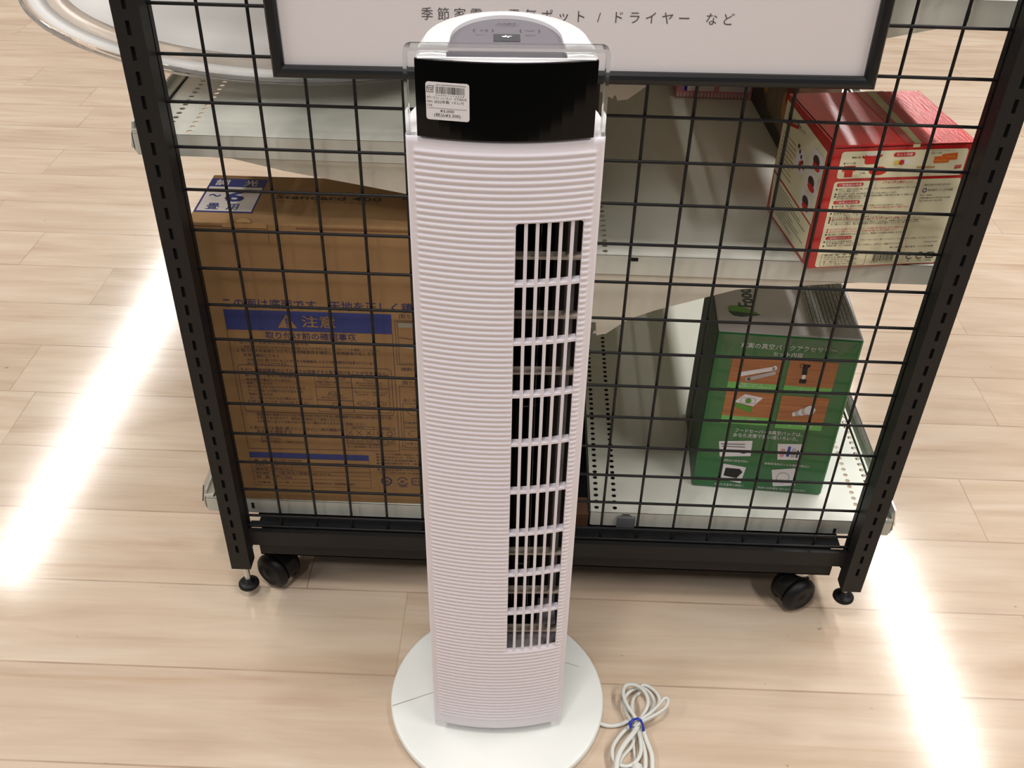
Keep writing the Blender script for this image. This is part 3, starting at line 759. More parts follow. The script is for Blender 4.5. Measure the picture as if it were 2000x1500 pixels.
b.tube(loop(l2, zz(14, .010, .007)), cr, cr * .8)
l3 = [(.1226, -.2124), (.1202, -.1957), (.1202, -.1836), (.1236, -.1713), (.1312, -.1627), (.136, -.151), (.1452, -.1526), (.1541, -.1616), (.1576, -.1728), (.1521, -.1862), (.1424, -.1987), (.1331, -.209), (.1276, -.2131)]
b.tube(loop(l3, zz(13, .0035, .0035)), cr, cr * .8)
l4 = [(.1195, -.2239), (.1266, -.2178), (.1391, -.2094), (.1501, -.1991), (.1577, -.1898), (.1623, -.1865), (.1654, -.1904), (.161, -.2006), (.151, -.2089), (.1377, -.2163), (.1264, -.2217), (.1201, -.2277)]
b.tube(loop(l4, zz(12, .026, .016)), .0022, .0034)
b1 = [(.1153, -.22), (.1118, -.2221), (.1019, -.2331), (.0928, -.2468), (.0893, -.259), (.0908, -.27), (.0978, -.2769), (.1059, -.2784), (.1143, -.2753), (.1222, -.2668), (.1264, -.2546), (.1266, -.2406), (.1249, -.2292), (.123, -.2197)]
b.tube(loop(b1, zz(14, .011, .010)), cr, cr * .8)
b2 = [(.1236, -.2241), (.116, -.2378), (.1051, -.2514), (.0978, -.2638), (.0938, -.2776), (.094, -.2901), (.0995, -.3057), (.1081, -.3097), (.1140, -.3020), (.1160, -.288)]
b.tube(loop(b2, [.016, .020, .018, .016, .014, .011, .007, .005, .005, .005]), .0034, .0022)
b4 = [(.1302, -.2186), (.1355, -.2385), (.14, -.2561), (.1401, -.2699), (.1385, -.2844), (.1335, -.297), (.1284, -.2884), (.1314, -.2702), (.1312, -.2518), (.1275, -.2332), (.1252, -.2179)]
b.tube(loop(b4, zz(11, .006, .008)), .0030, .0022)
b6 = [(.1189, -.2164), (.1213, -.2308), (.1153, -.2453), (.1026, -.2616), (.0985, -.2764), (.1019, -.2888), (.106, -.297)]
b.tube(loop(b6, [.005, .004, .0035, .0035, .0035, .0035, .0035]), cr, cr * .8)
b3 = [(.1205, -.2173), (.1185, -.229), (.1183, -.2451), (.1190, -.2600), (.1193, -.2700)]
b.tube(loop(b3, [.007, .0045, .0035, .004, .006]), .0020, .0020)
pc = b.build('power_cord', FR)
b = MB().use('cord')
b.cyl((.1193, -.2700, .007), (.1195, -.2760, .0085), .0024, .0050, seg=16); b.cyl((.1195, -.2760, .0085), (.1197, -.2890, .0085), .0075, .0080, seg=8)
b.build('plug', pc)
b = MB().use('blue')
b.tube(spline([(.1140, -.2165, .0065), (.1150, -.2150, .0130), (.1185, -.2190, .0240), (.1225, -.2205, .0275), (.1275, -.2215, .0250), (.1310, -.2240, .0150), (.1318, -.2268, .0060)]), .0020, .0011)
b.tube(spline([(.1180, -.2190, .0240), (.1150, -.2215, .0225), (.1138, -.2255, .0190), (.1150, -.2275, .0170)]), .0018, .0011)
b.build('twist_tie', pc, label='blue twist tie')

# ------------------------------------------------------------------ generic box maker
def carton(name, label, cat, O, ang, w, d, h, mats, body='carton_body', bevel=.0012, group=None):
    r = thing(name, label, cat, O, ang, group)
    b = MB(WM[r.name])
    V = [(0, 0, 0), (w, 0, 0), (w, d, 0), (0, d, 0), (0, 0, h), (w, 0, h), (w, d, h), (0, d, h)]
    for key, f in zip(mats, [(0, 3, 2, 1), (4, 5, 6, 7), (0, 1, 5, 4), (1, 2, 6, 5), (2, 3, 7, 6), (3, 0, 4, 7)]):
        b.use(key); b.add(V, [f])
    # weld the corners by building one closed mesh
    me_v = V; b2 = MB(WM[r.name]); b2.mats = b.mats
    b2.add(V, [(0, 3, 2, 1), (4, 5, 6, 7), (0, 1, 5, 4), (1, 2, 6, 5), (2, 3, 7, 6), (3, 0, 4, 7)]); b2.fm = b.fm
    o = b2.build(body, r, bevel=bevel); return r, o
def frames(r):
    Wr = WM[r.name]
    return Wr @ faceM((0, 0, 0), 0), Wr
# ------------------------------------------------------------------ brown carton of a ceiling light
BH = .4405; BD = .1235; BW = .414
BX, bbody = carton('cardboard_box', 'large brown cardboard box with blue Japanese printing on the left bottom shelf', 'box', (-.4367, .0262, .1575), .007, BW, BD, BH, ['card'] * 6)
F = WM[BX.name] @ faceM((0, 0, 0), 0)
FT = WM[BX.name] @ faceM((0, 0, BH), 0, 'top')
b = MB().use('cardedge')
b.rect(F, .0050, .0405, BH - .0052, BH - .0040, .0003); b.rect(F, .126, BW - .004, BH - .0058, BH - .0034, .0003)
b.rect(F, .0405, .0932, BH - .0064, BH - .0056, .0003)
b.line(F, (.0405, BH - .004), (.0405, BH - .0075), .0007); b.line(F, (.0932, BH - .002), (.0935, BH - .026), .0007)
A = [(.0545, BH - .0040), (.0570, BH + .0)] + [(.0648 + .0085 * math.cos(a), BH - .004 + .009 * math.sin(a)) for a in []]
b.build('tuck_slot', bbody)
b = MB().use('cardlight')
P = [(.0410, -.0032), (.0925, -.0032), (.0925, .0004), (.0745, .0004)] + [(.0648 + .0095 * math.cos(PI * k / 10), .0004 + .0105 * math.sin(PI * k / 10)) for k in range(11)] + [(.0545, .0004), (.0410, .0004)]
b.poly(FT, [(u, max(v, .0002)) for u, v in P], .0008)
b.rect(F, .0410, .0925, BH - .0055, BH + .0008, .0008)
b.use('cardedge'); b.ring(FT, .0648, .0006, .0105, .0008, .0012, a0=0, a1=PI, sv=1.05)
b.build('tuck_flap', bbody, label='tuck flap with a half-round thumb tab')
b = MB()
b.use('pblue').rect(FT, -.000 + .0012, .0705, .0245, .1130); b.use('sticker'); b.rect(FT, .0036, .0685, .0275, .0895, .0005)
b.rect(FT, .0034, .0685, .0895, .0903, .0005)
b.use('sticker').text(FT, '調', .0085, .0940, .0145, .0165, .0006, off=.015); b.text(FT, '光', .0440, .0940, .0145, .0165, .0006, off=.015)
b.use('pblue').text(FT, '〜', .0085, .0560, .020, .0150, .0007, off=.02); b.text(FT, '6', .0290, .0500, .0310, .0240, .0007, off=.03)
b.text(FT, '畳', .0130, .0310, .0155, .0150, .0007, off=.012); b.text(FT, '用', .0370, .0310, .0155, .0140, .0007, off=.012)
b.build('size_sticker', bbody, label='blue and white printed size mark')
b = MB()
b.use('lblack').text(FT, 'Standard 400', .0895, .0630, .0118, .1280, off=.012)
b.text(FT, 'Luminous LED', .1330, .0805, .0050, .0460); b.text(FT, 'LED シ ー リ ン グ ラ イ ト   ス タ ン ダ ー ド', .0920, .0555, .0034, .1250)
b.build('printed_text', bbody)
b = MB().use('lblack'); b.text(FT, '省', .2410, .0700, .0070); b.build('printed_mark', bbody)
b = MB().use('pblue')
b.rect(F, .0242, .2306, .2915, .3210)
b.rect(F, .0240, .1878, .0795, .0890)
b.use('pnavy')
b.text(F, 'この面は底面です。天地を正しく積んでください', .0252, .3240, .0130, .3200, off=.012)
b.text(F, '取り付け前の確認事項', .0714, .2792, .0100, .1140, off=.010)
b.use('card'); b.poly(F, [(.0885, .2962), (.1128, .2966), (.1010, .3165)], .0006)
b.text(F, '注意', .1190, .2982, .0162, .0420, .0006, off=.012)
b.use('pblue'); b.line(F, (.1005, .3110), (.1007, .3020), .0022, .0009); b.disc(F, .1008, .2993, .0012, w=.0009)
b.use('pnavyl')
lw = .0006
b.line(F, (.0242, .2910), (.0244, .0955), lw); b.line(F, (.0244, .0955), (.2312, .0985), lw); b.line(F, (.2312, .0985), (.2306, .2910), lw)
T = b.text
T(F, '1. 取り付ける天井の状態を確認する', .0320, .2702, .0052, .0920)
T(F, '・右記 [取り付けることのできない天井面] のような天井になっていないことを確認してください。', .0392, .2638, .0041, .1750)
T(F, '2. 取り付ける天井についている配線器具を確認し、配線器具の出しろを', .0322, .2572, .0050, .1750)
T(F, '計測・確認しておく', .0400, .2500, .0050, .0450)
T(F, '・天井に右記 [取り付けることのできる配線器具] のような配線器具が設置されていると', .0405, .2432, .0041, .1660)
T(F, '取り付けることができます。', .0430, .2376, .0041, .0520)
T(F, 'ただし、配線器具が以下のような状態ですと取り付けることができません。', .0330, .2262, .0056, .1890, off=.006)
T(F, '取り付けできない配線器具', .0372, .2185, .0050, .0660, off=.006)
for i, s_ in enumerate(('・電源端子が露出しているもの', '・破損しているもの', '・取り付けが不十分でグラグラするもの', '・ケースが浅くじか取り付けであるもの', '・配線のみのもの', '・出しろが少ないもの(埋込ローゼット/', '  引掛シーリング 22mm以下など)')):
    T(F, s_, .0350, .2118 - i * .0060, .0042, (.060, .036, .078, .074, .034, .085, .080)[i])
b.frame(F, .0288, .2267, .1600, .2375, .0006, r=.006)
for (u0, u1, v0, v1) in ((.1265, .1740, .2050, .2255), (.1740, .2222, .2050, .2265), (.1265, .1740, .1835, .2050), (.1740, .2222, .1645, .2050), (.1265, .1740, .1640, .1835)):
    b.frame(F, u0, u1, v0, v1, .0004)
for (u, v, r_) in ((.1385, .2205, .0070), (.1600, .2205, .0070), (.1980, .2205, .0080), (.1880, .1800, .0085), (.2090, .1800, .0085), (.1490, .1955, .0060)):
    b.ring(F, u, v, r_, .0006, sv=.5); b.ring(F, u, v, r_ * .6, .0005, sv=.45); b.line(F, (u - r_, v), (u - r_, v - .002), .0006)
T(F, '電源端子が露出または破損しているもの', .1285, .2120, .0032, .0440); T(F, 'しているもの', .1290, .2078, .0030, .018)
T(F, '取り付けが不十分で', .1800, .2118, .0032, .0330); T(F, 'グラグラするもの', .1830, .2075, .0030, .028)
T(F, 'ケースが浅く', .1400, .1900, .0032, .022); T(F, '取り付けてあるもの', .1330, .1860, .0032, .033)
T(F, '埋込ローゼット  引掛シーリング', .1760, .1970, .0032, .044); T(F, '15mm以下     22mm以下', .1790, .1930, .0030, .038)
b.ring(F, .1500, .1755, .0040, .0005); T(F, '配線のみ', .1430, .1675, .0030, .016)
T(F, '・配線器具が設置されていない場合や取り付けできない配線器具でも交換により取り付けでき', .0408, .1538, .0042, .1810)
T(F, 'る場合がありますので、販売店 (工事店) にご相談ください。', .0432, .1480, .0042, .1110)
T(F, '・天井の形によっては取り付けできない場合がありますのでご確認ください。', .0408, .1418, .0042, .1480)
T(F, '3. 取り付ける電源 (壁スイッチなど) に調光機能が', .0320, .1300, .0052, .1220)
T(F, 'あるかを確認する', .0400, .1240, .0052, .0470)
T(F, '・調光機能の付いた電源には使用できません。交換が必要ですので', .0425, .1180, .0040, .0950)
T(F, '取り付けできません。', .0440, .1122, .0040, .0280); T(F, '販売店 (工事店) にご相談ください。', .0436, .1066, .0040, .0580)
b.frame(F, .1600, .2262, .1105, .1400, .0004); b.line(F, (.1600, .1355), (.2262, .1358), .0004); b.line(F, (.1978, .1400), (.1976, .1105), .0004)
T(F, '取付不可', .1700, .1363, .0030, .015); T(F, '取付可能', .2050, .1363, .0030, .014)
for i, u in enumerate((.1655, .1780, .1905, .2060, .2190)):
    b.frame(F, u - .0048, u + .0048, .1130, .1235, .0006); b.frame(F, u - .0028, u + .0028, .1150, .1210, .0004)
    if i < 3: b.line(F, (u - .0035, .1250), (u + .0035, .1330), .0006); b.line(F, (u + .0035, .1250), (u - .0035, .1330), .0006)
    else: b.ring(F, u, .1290, .0040, .0007)
T(F, '※スイッチの形状により異なる場合があります。', .1600, .1070, .0030, .0590); T(F, '詳しくは取扱説明書をご覧ください。', .1602, .1024, .0030, .0440)
b.frame(F, .0240, .1880, .0275, .0795, .0004)
for v in (.0700, .0618, .0540, .0470, .0395): b.line(F, (.0242, v), (.1878, v + .003), .0004)
for i, (a_, c_) in enumerate((('電  源', 'AC100V 50/60Hz'), ('消費電力', '調光時 (全光) 定格'), ('演色性', 'Ra80 以上'), ('適用畳数', '〜6畳 (和室の標準的な広さです)'), ('質  量', '約1.2kg'), ('付属品', 'リモコン1個、リモコンホルダー1個、乾電池(単4形)2本、取扱説明書(保証書付)'))):
    v = (.0722, .0640, .0560, .0485, .0412, .0310)[i]
    T(F, a_, .0290, v, .0040, .018); T(F, c_, .0560, v + .001, .0040, (.038, .050, .026, .078, .022, .110)[i])
for i in range(5):
    v = (.0905, .0850, .0795, .0740, .0620)[i]; b.disc(F, .2000, v + .0015, .0016)
    T(F, ('イラストと実際の商品は一部異なる場合があります。', '仕様は改良のため、予告なく変更することがあります。', '使用前に取扱説明書をよくお読みください。', '本製品は屋内用です。浴室では使用できません。', '本製品を使用できるのは日本国内のみです。')[i], .2028, v, .0036, .098)
T(F, 'For use only in Japan.', .2028, .0572, .0034, .060)
b.use('pnavy')
b.ring(F, .2100, .0425, .0078, .0022); T(F, '紙', .2068, .0390, .0060); b.ring(F, .2325, .0425, .0078, .0014, a0=.4, a1=2.9); b.ring(F, .2325, .0425, .0078, .0014, a0=3.5, a1=6.0); T(F, '紙', .2294, .0392, .0058)
b.frame(F, .2450, .2600, .0360, .0500, .0013, r=.003); T(F, 'プラ', .2468, .0398, .0056, .011)
T(F, 'ダンボール', .2050, .0315, .0030, .011); T(F, '取扱説明書', .2275, .0318, .0030, .011)
b.use('pnavyl')
T(F, '[取り付けできない天井]', .2405, .3158, .0062, .070)
for (u0, u1, v0, v1) in ((.2345, .33, .2445, .3125), (.2375, .33, .2760, .3105), (.2375, .33, .2465, .2745), (.2352, .33, .1010, .2100), (.2385, .33, .1420, .1820), (.2385, .33, .1050, .1400)): b.frame(F, u0, u1, v0, v1, .0005)
b.use('greyprint'); b.rect(F, .2385, .32, .3020, .3090); b.poly(F, [(.2385, .2725), (.32, .2725), (.32, .2560)])
b.use('pnavyl'); b.line(F, (.2385, .2870), (.2700, .2820), .0007)
T(F, '傾斜した天井', .2388, .2350, .0052, .045); T(F, '[取り付けできる配線器具]', .2395, .2130, .0062, .075)
T(F, '出しろ', .2400, .1850, .0045, .016); b.ring(F, .2560, .1690, .0120, .0007, sv=.6); T(F, '引掛埋込ローゼット', .2395, .1470, .0040, .045)
b.ring(F, .2560, .1300, .0120, .0007, sv=.5); T(F, '引掛シーリング', .2410, .1110, .0036, .035)
b.build('printed_text', bbody)

# ------------------------------------------------------------------ red fondue-set carton
RW, RD, RH = .1610, .1480, .1505
RX, rbody = carton('cardboard_box', 'red and cream fondue pot box with glossy taped top on the right middle shelf', 'box', (.2790, .0085, .5735), .143, RW, RD, RH, ['red'] * 6)
F = WM[RX.name] @ faceM((0, 0, 0), 0); FT = WM[RX.name] @ faceM((0, 0, RH), 0, 'top')
FS = WM[RX.name] @ faceM((0, RD, 0), -PI / 2)       # left side: u runs from the back edge towards the front edge
b = MB().use('cream')
b.rect(F, .0105, .1530, .1122, .1435, .0003, r=.0035); b.rect(F, .0095, .1550, .0018, .1088, .0003, r=.0035)
W2 = .0006
b.use('redp'); b.rect(F, .0690, .0930, .1362, .1410, W2, r=.0022)
for (u, v) in ((.0130, .1028), (.0137, .0816), (.0148, .0372)): b.rect(F, u, u + .0302, v, v + .0042, W2, r=.0020)
b.text(F, '〈フォンデュ鍋セット〉', .0648, .1048, .0032, .0340, W2, off=.008)
# pot, stand, plate, skewers
b.poly(F, [(.0370, .1395), (.0530, .1400), (.0522, .1300), (.0500, .1285), (.0405, .1283), (.0382, .1297)], W2); b.line(F, (.0340, .1375), (.0380, .1355), .0022, W2); b.line(F, (.0525, .1360), (.0560, .1388), .0022, W2)
b.poly(F, [(.0160, .1270), (.0290, .1272), (.0298, .1205), (.0272, .1215), (.0276, .1140), (.0190, .1138), (.0178, .1212), (.0150, .1196)], W2)
b.disc(F, .0556, .1203, .0102, .0050, W2)
for v in (.1205, .1220, .1236): b.line(F, (.1420, v), (.1500, v + .0008), .0009, W2)
b.disc(F, .0800, .1295, .0032, .0030, W2)
b.use('yellow'); b.disc(F, .0745, .1293, .0032, .0026, W2); b.use('white'); b.disc(F, .0856, .1297, .0032, .0026, W2); b.disc(F, .0450, .1396, .0078, .0015, .0008)
b.use('creamd'); b.line(F, (.0985, .1232), (.1195, .1228), .0020, W2)
b.use('orange'); b.poly(F, [(.1158, .1350), (.1240, .1355), (.1242, .1378), (.1415, .1390), (.1424, .1312), (.1338, .1310), (.1337, .1278), (.1164, .1276)], W2)
b.use('choc'); b.poly(F, [(.0195, .1262), (.0262, .1264), (.0250, .1248), (.0205, .1247)], .0008)
b.use('yellow'); b.text(F, 'Chocolate', .1175, .1296, .0024, .0145, .0009); b.text(F, 'Cheese', .1290, .1338, .0024, .0105, .0009)
b.use('lwhite'); b.text(F, 'セット内容', .0722, .1371, .0031, .0180, .0009, off=.008)
b.text(F, 'ご使用前の準備', .0155, .1034, .0028, .0255, .0009); b.text(F, 'ご使用上の注意', .0162, .0822, .0028, .0255, .0009); b.text(F, 'ご使用後のお手入れ', .0168, .0378, .0028, .0265, .0009)
b.use('lblack'); t_ = lambda s_, u, v, wd, h=.0022: b.text(F, s_, u, v, h, wd, W2)
t_('●鍋(1個)', .0230, .1355, .0095); t_('●スタンド(1個)', .0150, .1288, .0135); t_('●皿', .0345, .1218, .006); t_('(1枚)', .0360, .1172, .006)
t_('固形燃料は付属しません', .0735, .1190, .0155, .0017); t_('ダークブラウンチョコレート', .1110, .1410, .0250, .0018); t_('80g×2袋', .1110, .1385, .0120, .0017); t_('●フォーク(4本)', .1270, .1160, .0190, .0018)
rows = [(.0985, .088, '初めてご使用になる前に鍋、スタンド、フォークなどは台所用中性洗剤でよく洗ってから'), (.0960, .025, 'ことをご確認ください。'), (.0928, .068, '初めてご使用になる時は、鍋の内側を柔らかいスポンジで洗い水気をふいてください。'), (.0898, .090, '固形燃料をご使用になる前に、使用場所の安全を確認し付属の皿の上に置いてご使用ください'), (.0872, .030, 'までお使いにならないでください。'),
        (.0778, .079, '鍋の外側、特に底部の水気をよくふき取ってから火にかけてください。'), (.0692, .040, '調理直後や、使用中の鍋'), (.0667, .085, 'フライパンの柄はたいへん熱くなっていますので、必ずミトン等を使ってください。'), (.0640, .060, 'オーブンや電子レンジでは使用できません。'), (.0607, .110, '焦げやすいものはかき混ぜながら温めてください。熱いうちに急に冷やさないでください。'), (.0580, .118, 'チョコレートは直火にかけず、湯せんで溶かしてください。長時間の加熱は避け弱火で使用してください。'), (.0555, .105, '万一焦げついた時は、鍋にぬるま湯を入れてしばらく置き、すぐに洗い落としてください。'), (.0428, .090, '使い終わった鍋を空焚きしないでください。表面がいたみ変色の原因となります。'),
        (.0335, .030, 'お手入れには中性洗剤を'), (.0311, .040, 'まず常温に戻してから洗い'), (.0283, .090, 'ご使用後の鍋、フォーク等は柔らかいスポンジで水洗いし、水気をふいて乾燥させてください。')]
for v, wd, s_ in rows: t_(s_, .0165, v, wd, .0021)
for v in (.0985, .0928, .0898, .0778, .0692, .0640, .0607, .0580, .0428, .0335, .0283): b.disc(F, .0140, v + .0010, .0010, w=W2)
t_('スポンジなどでよく洗ってください。たわしやナイフ等でこすらないでください。', .0560, .0345, .094, .0020); t_('MADE IN CHINA', .1335, .0292, .016, .0018); t_('輸入発売元  株式会社  イシガキ産業', .0940, .0235, .052, .0020)
t_('製品に関するお問い合わせは', .1140, .1008, .0300, .0020); t_('株式会社 イシガキ産業', .1195, .0938, .0290, .0027); t_('〒511-0000', .1118, .0882, .0140, .0020); t_('三重県桑名市大字太夫1504番', .1120, .0848, .0360, .0020); t_('TEL.0594-22-1421(代)', .1126, .0815, .0270, .0020)
b.frame(F, .0150, .0682, .0028, .0185, .0003, W2)
for i, s_ in enumerate(('品名 本  体  陶器', 'スタンド 鉄(粉体塗装)', 'フォーク ステンレス・天然木', '皿   鉄(ほうろう加工)', 'サイズ 約 φ150×90mm')): t_(s_, .0180, .0162 - i * .0029, .0400 - .003 * (i % 2), .0019)
x = .0770; rs = random.Random(5)
while x < .1020:
    w_ = rs.choice((.0002, .0003, .0005)); b.rect(F, x, x + w_, .0072, .0165, W2); x += w_ + rs.choice((.0002, .0004, .0005))
t_('4 903133 070701', .0755, .0048, .0275, .0020)
for u in (.1210, .1330): b.ring(F, u, .0125, .0046, .0010, W2, a0=.5, a1=5.6); b.line(F, (u - .002, .0120), (u + .002, .0135), .0008, W2)
b.frame(F, .1405, .1505, .0085, .0165, .0012, W2, r=.0020); t_('プラ', .1422, .0108, .0065, .0032)
t_('紙', .1200, .0050, .002, .0018); t_('PP,PE', .1305, .0050, .006, .0018); t_('鍋:陶器', .1420, .0050, .007, .0018)
b.use('redp')
for v, wd in ((.0750, .088), (.0620, .088), (.0492, .092), (.0462, .080)):
    b.text(F, '火にかけたまま離れないでください。お子様の手の届かない所でご使用ください。', .0170, v, .0021, wd, W2); b.disc(F, .0145, v + .0010, .0010, w=W2)
b.use('pnavy'); b.ring(F, .1158, .0952, .0027, .0010, W2)
b.build('printed_text', rbody)
b = MB().use('cream')
b.poly(FS, [(.0030, .0560), (.0030, .1440), (.0200, .1440), (.1360, .1380), (.1360, .0520), (.1360, .0500)], .0003)
b.poly(FS, [(.0120, .0030), (.0040, .0530), (.1340, .0480), (.1340, .0050)], .0003)
b.use('redp'); b.line(FS, (.003, .1180), (.050, .1290), .004, W2)
for (u, v) in ((.118, .118), (.116, .092), (.112, .066)):
    b.use('white'); b.rect(FS, u - .018, u + .014, v - .011, v + .011, W2, r=.002); b.use('choc'); b.disc(FS, u - .003, v, .009, .006, .0009); b.use('redp'); b.disc(FS, u, v - .006, .010, .004, .0011)
b.use('white'); b.disc(FS, .075, .098, .016, .014, W2); b.use('choc')
for k in range(5): b.disc(FS, .062 + .006 * k, .112 - .004 * k, .0025, w=.0009)
b.use('redp'); b.disc(FS, .075, .094, .004, .006, .0009)
b.use('creamd')
for k in range(9): b.line(FS, (.010, .108 - .0055 * k), (.052 + .003 * (k % 3), .108 - .0055 * k), .0011, W2)
b.use('greyprint')
for k in range(10): b.line(FS, (.020, .046 - .0038 * k), (.070 + .018 * (k % 4), .046 - .0038 * k), .0010, W2)
b.use('lblack'); b.text(FS, 'フォンデュ鍋セット', .012, .128, .006, .06, W2)
b.build('side_print', rbody)
b = MB().use('film')
Z = RH
b.poly(FT, [(.0800, .0), (.1150, .0), (.1160, .1475), (.0810, .1475)], .0006); b.use('tape'); b.poly(FT, [(.0895, -.0), (.0975, -.0), (.1060, .1475), (.0950, .1475)], .0003)
b.rect(F, .0880, .0960, RH - .004, RH - .0003, .0005)
b.use('hollow'); b.line(F, (.002, RH - .0030), (.155, RH - .0012), .0009, .0004); b.line(FT, (.004, .01), (.003, .14), .0012, .0004)
b.build('packing_tape', rbody, label='yellowed clear tape across the top')

# ------------------------------------------------------------------ green vacuum-pack carton
GW, GD, GH = .1870, .1700, .2730
GX, gbody = carton('cardboard_box', 'tall green box with food-wrap pictures and a silver top on the right bottom shelf', 'box', (.2098, .0868, .1577), -.057, GW, GD, GH, ['green', 'silver', 'green', 'green', 'green', 'dgreen'], bevel=.003)
F = WM[GX.name] @ faceM((0, 0, 0), 0); FT = WM[GX.name] @ faceM((0, 0, GH), 0, 'top')
b = MB(); W1 = .0004; W2 = .0007; W3 = .0010
b.use('white'); b.text(F, '充実の真空パックアクセサリー', .0320, .2502, .0080, .1240, W1, off=.004); b.text(F, 'セット内容', .0755, .2400, .0070, .0385, W1, off=.004)
b.text(F, 'フードセーバー®真空パックは、', .0466, .1070, .0068, .0925, W1, off=.004); b.text(F, 'あなた次第で使い道いろいろ。', .0452, .0985, .0068, .0895, W1, off=.004)
b.text(F, '銀製品の変色予防に', .0385, .0520, .0042, .0355, W1); b.text(F, '携帯用液体ボトルの液漏れ防止に', .0968, .0512, .0042, .0640, W1)
b.text(F, '大切な文書等の保管に', .0323, .0052, .0042, .0420, W1); b.text(F, '高価な宝飾類を汚れから守るために', .0948, .0045, .0042, .0690, W1)
for (u0, u1, v0, v1) in ((.0242, .0902, .1935, .2355), (.0990, .1622, .1935, .2355), (.0244, .0898, .1355, .1782), (.0992, .1626, .1330, .1768)):
    b.use('wood').rect(F, u0, u1, v0, v1, W1); b.use('lgreen').rect(F, u0, u1, v0 - .0100 if v1 > .2 else v0 - .0135, v0, W1)
b.use('white')
for s_, u, v, wd in (('専用パックロール', .0420, .1900, .028), ('28cm幅×3m  1本、20cm幅×3m 1本', .0390, .1868, .044), ('ハンディーシーラー', .1130, .1885, .030), ('本体・ホルダー 各1', .1190, .1855, .026), ('マリネボックス、密閉容器', .0340, .1300, .038), ('700ml 1個  レシピ付き', .0560, .1262, .030), ('専用パック (ジッパー付き)', .1080, .1285, .040), ('大・小 各5枚', .1160, .1245, .034)):
    b.text(F, s_, u, v, .0026, wd, W2)
# rolls
b.poly(F, [(.0355, .2100), (.0800, .2230), (.0840, .2175), (.0370, .2030)], W2); b.disc(F, .0815, .2205, .0032, .0042, W2)
b.use('silver'); b.poly(F, [(.0490, .2035), (.0830, .2160), (.0850, .2110), (.0500, .1968)], W3); b.disc(F, .0498, .2002, .0034, .0038, W3); b.use('choc'); b.disc(F, .0500, .2002, .0015, .0020, .0013)
# pump
b.use('lblack'); b.poly(F, [(.1170, .2300), (.1270, .2300), (.1268, .2265), (.1240, .2240), (.1250, .2130), (.1180, .2130), (.1175, .2255)], W2); b.rect(F, .1170, .1262, .1990, .2060, W2, r=.001); b.ring(F, .1165, .2275, .0035, .0008, W2)
b.use('white'); b.rect(F, .1192, .1238, .2060, .2130, W2)
b.use('leaf'); b.disc(F, .1425, .2060, .0016, .0040, W2)
# food container
b.use('white'); b.poly(F, [(.0370, .1600), (.0500, .1745), (.0750, .1700), (.0640, .1545)], W2)
b.use('leaf'); b.poly(F, [(.0390, .1590), (.0635, .1535), (.0630, .1455), (.0590, .1440), (.0400, .1520)], W3); b.disc(F, .0560, .1640, .0040, w=.0013)
b.use('silver'); b.frame(F, .0455, .0660, .1590, .1690, .0008, .0013, r=.002)
# rolled bags
for k in range(5): b.use('white' if k % 2 == 0 else 'silver'); b.disc(F, .1210 + .0048 * k, .1460 + .0022 * k, .0030 + .0010 * k, .0040 + .0010 * k, W2 + .0001 * k)
b.use('white'); b.poly(F, [(.1380, .1500), (.1440, .1630), (.1480, .1560), (.1440, .1440)], .0014)
# four small bags
for P in ([(.0274, .0883), (.0735, .0935), (.0752, .0650), (.0325, .0600)], [(.1089, .0914), (.1431, .0937), (.1459, .0644), (.1134, .0621)], [(.0399, .0471), (.0725, .0434), (.0694, .0122), (.0399, .0172)], [(.1090, .0421), (.1411, .0484), (.1467, .0151), (.1160, .0109)]):
    b.use('white').poly(F, P, W1)
b.use('dgrey'); b.line(F, (.0310, .0840), (.0640, .0860), .0012, W2); b.line(F, (.0330, .0800), (.0650, .0810), .0012, W2); b.disc(F, .0640, .0720, .0050, .0032, W2); b.line(F, (.0350, .0715), (.0600, .0725), .0030, W2)
b.use('pink'); b.rect(F, .1150, .1210, .0680, .0830, W2, r=.002); b.use('blue'); b.rect(F, .1240, .1280, .0690, .0880, W2, r=.001); b.use('silver'); b.rect(F, .1300, .1360, .0680, .0850, W2, r=.002); b.use('dgrey'); b.rect(F, .1375, .1400, .0680, .0820, W2)
b.use('lblack'); b.poly(F, [(.0440, .0400), (.0640, .0395), (.0690, .0340), (.0620, .0215), (.0430, .0250)], W2)
b.use('greyprint'); b.ring(F, .1270, .0290, .0090, .0008, W2, sv=1.1); b.disc(F, .1270, .0220, .0045, .003, W2)
b.build('printed_text', gbody)
b = MB()
b.use('dgreen'); b.text(FT, 'FoodSaver', .0545, .0630, .0260, .1000, W1, off=.02, rot=PI / 2)
b.use('leaf'); lf = [(.0165, .0590), (.0200, .0640), (.0330, .0645), (.0480, .0560), (.0590, .0455)]
b.poly(FT, lf + [(.0480, .0440), (.0330, .0420), (.0230, .0440), (.0175, .0500)], W1); b.use('dgreen'); b.poly(FT, [(.0175, .0500), (.0590, .0455), (.0480, .0420), (.0330, .0380), (.0230, .0395)], W2)
b.use('lblack')
for k in range(11):
    b.line(FT, (.1270 + .0052 * k, .026 + .010 * (k % 2)), (.1262 + .0052 * k, .115 + .02 * ((k * 7) % 3)), .0009, W1)
for k in range(16): b.use('lblack').text(FT, '使用上のご注意 必ずお読みください 真空パック専用', .1240 + .0035 * k, .030 + .007 * (k % 3), .0022, .08 + .012 * (k % 4), W1, rot=PI / 2)
b.build('top_print', gbody)
b = MB().use('film')
b.poly(F, [(.004, GH - .003), (.1835, GH - .003), (.1560, GH - .0300), (.1480, GH - .018), (.060, GH - .012), (.0250, GH - .0180), (.0180, GH - .0350)], .0013)
b.poly(FT, [(.118, .004), (.183, .004), (.183, .165), (.118, .165)], .0008)
b.build('clear_wrap', gbody, label='clear film folded over the top edge')

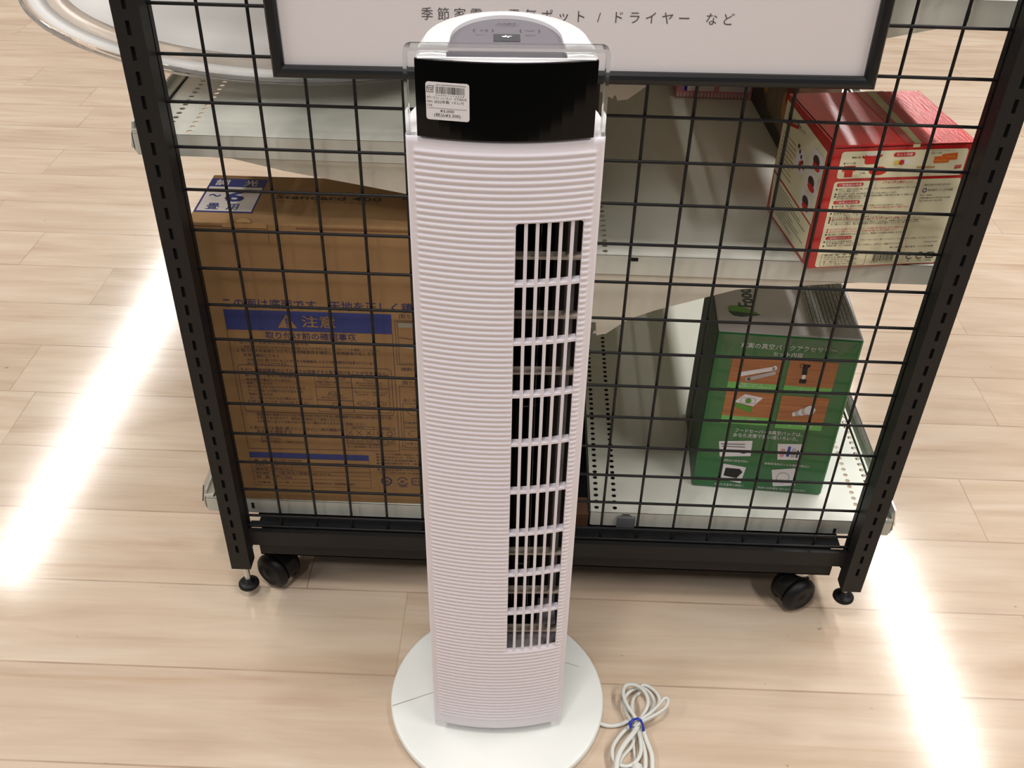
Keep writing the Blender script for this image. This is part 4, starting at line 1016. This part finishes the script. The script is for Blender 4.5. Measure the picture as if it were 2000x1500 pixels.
# ------------------------------------------------------------------ goods further back on the middle shelf
PX, pbody = carton('striped_box', 'pink-striped box with small print at the back of the right middle shelf', 'box', (.1800, .522, .5735), 0.0, .1180, .09, .070, ['pink'] * 6)
F = WM[PX.name] @ faceM((0, 0, 0), 0)
b = MB().use('white')
for k in range(22): b.rect(F, .002 + k * .0053, .0042 + k * .0053, .001, .008, .0003)
b.use('white').rect(F, .012, .058, .0110, .068, .0003); b.rect(F, .066, .114, .0110, .068, .0003); b.use('blue').rect(F, .012, .0165, .0110, .068, .0006)
b.use('lblack')
for k in range(6): b.text(F, 'ご使用の前に必ずお読みください', .022, .020 + k * .008, .0035, .033, .0006); b.text(F, '取扱上の注意', .070, .020 + k * .008, .0035, .026, .0006)
b.build('printed_text', pbody)
DX, dbody = carton('picture_box', 'dark-edged box with food photographs behind the red box on the middle shelf', 'box', (.3085, .300, .5735), .05, .058, .250, .140, ['darkpack', 'wine', 'tan', 'tan', 'darkpack', 'tan'])
Fs = WM[DX.name] @ faceM((0, .250, 0), -PI / 2)
b = MB().use('darkpack')
b.poly(Fs, [(0, 0), (.250, 0), (.250, .016), (.12, .024), (.06, .05), (.03, .14), (0, .14)], .0004)
b.use('creamd')
for k in range(5): b.disc(Fs, .10 + .035 * k, .06 + .02 * (k % 3), .014, .020, .0006)
b.use('wine'); b.disc(Fs, .22, .08, .016, .02, .0009); b.use('choc'); b.disc(Fs, .13, .11, .02, .012, .0009)
b.build('side_print', dbody)

# ------------------------------------------------------------------ round ceiling-light cover on the upper left shelf
LC = Vector((-.3975, .438, .740)); LR = .3365
LT = thing('light_cover', 'large round white ceiling-light cover with clear rim, lying on the upper left shelf', 'light cover', (-.3975, .438, .706))
X = Matrix.Translation(LC) @ Matrix.Rotation(math.radians(5), 4, 'Y')
b = MB().use('clearthin')
b.lathe([(LR - .010, -.003), (LR - .002, -.003), (LR, -.001), (LR, .002), (LR - .002, .0045), (LR - .010, .003), (LR - .010, -.003)], seg=160, X=X)
cr_ = b.build('clear_rim', LT, label='clear acrylic rim')
b = MB().use('milky')
b.lathe([(LR - .0105, -.0025), (LR - .0105, .0028), (LR - .030, .0045), (LR - .030, -.001), (LR - .0105, -.0025)], seg=160, X=X); b.build('outer_ring', LT, label='milky outer ring')
b = MB().use('frost')
b.lathe([(LR - .0305, .001), (LR - .0305, .0045), (LR - .052, .0110), (LR - .052, .007), (LR - .0305, .001)], seg=160, X=X); b.build('inner_ring', LT, label='clear inner ring')
b = MB().use('milky')
b.lathe([(LR - .0525, .006), (LR - .0530, .012), (LR - .075, .019), (LR - .082, .0215), (LR - .086, .0215), (LR - .17, .040), (.0001, .058)], seg=160, X=X)
b.lathe([(LR - .0525, .006), (LR - .12, -.006), (LR - .20, -.024), (.0001, -.0335)], seg=96, X=X)
b.build('diffuser', LT, label='white domed diffuser')
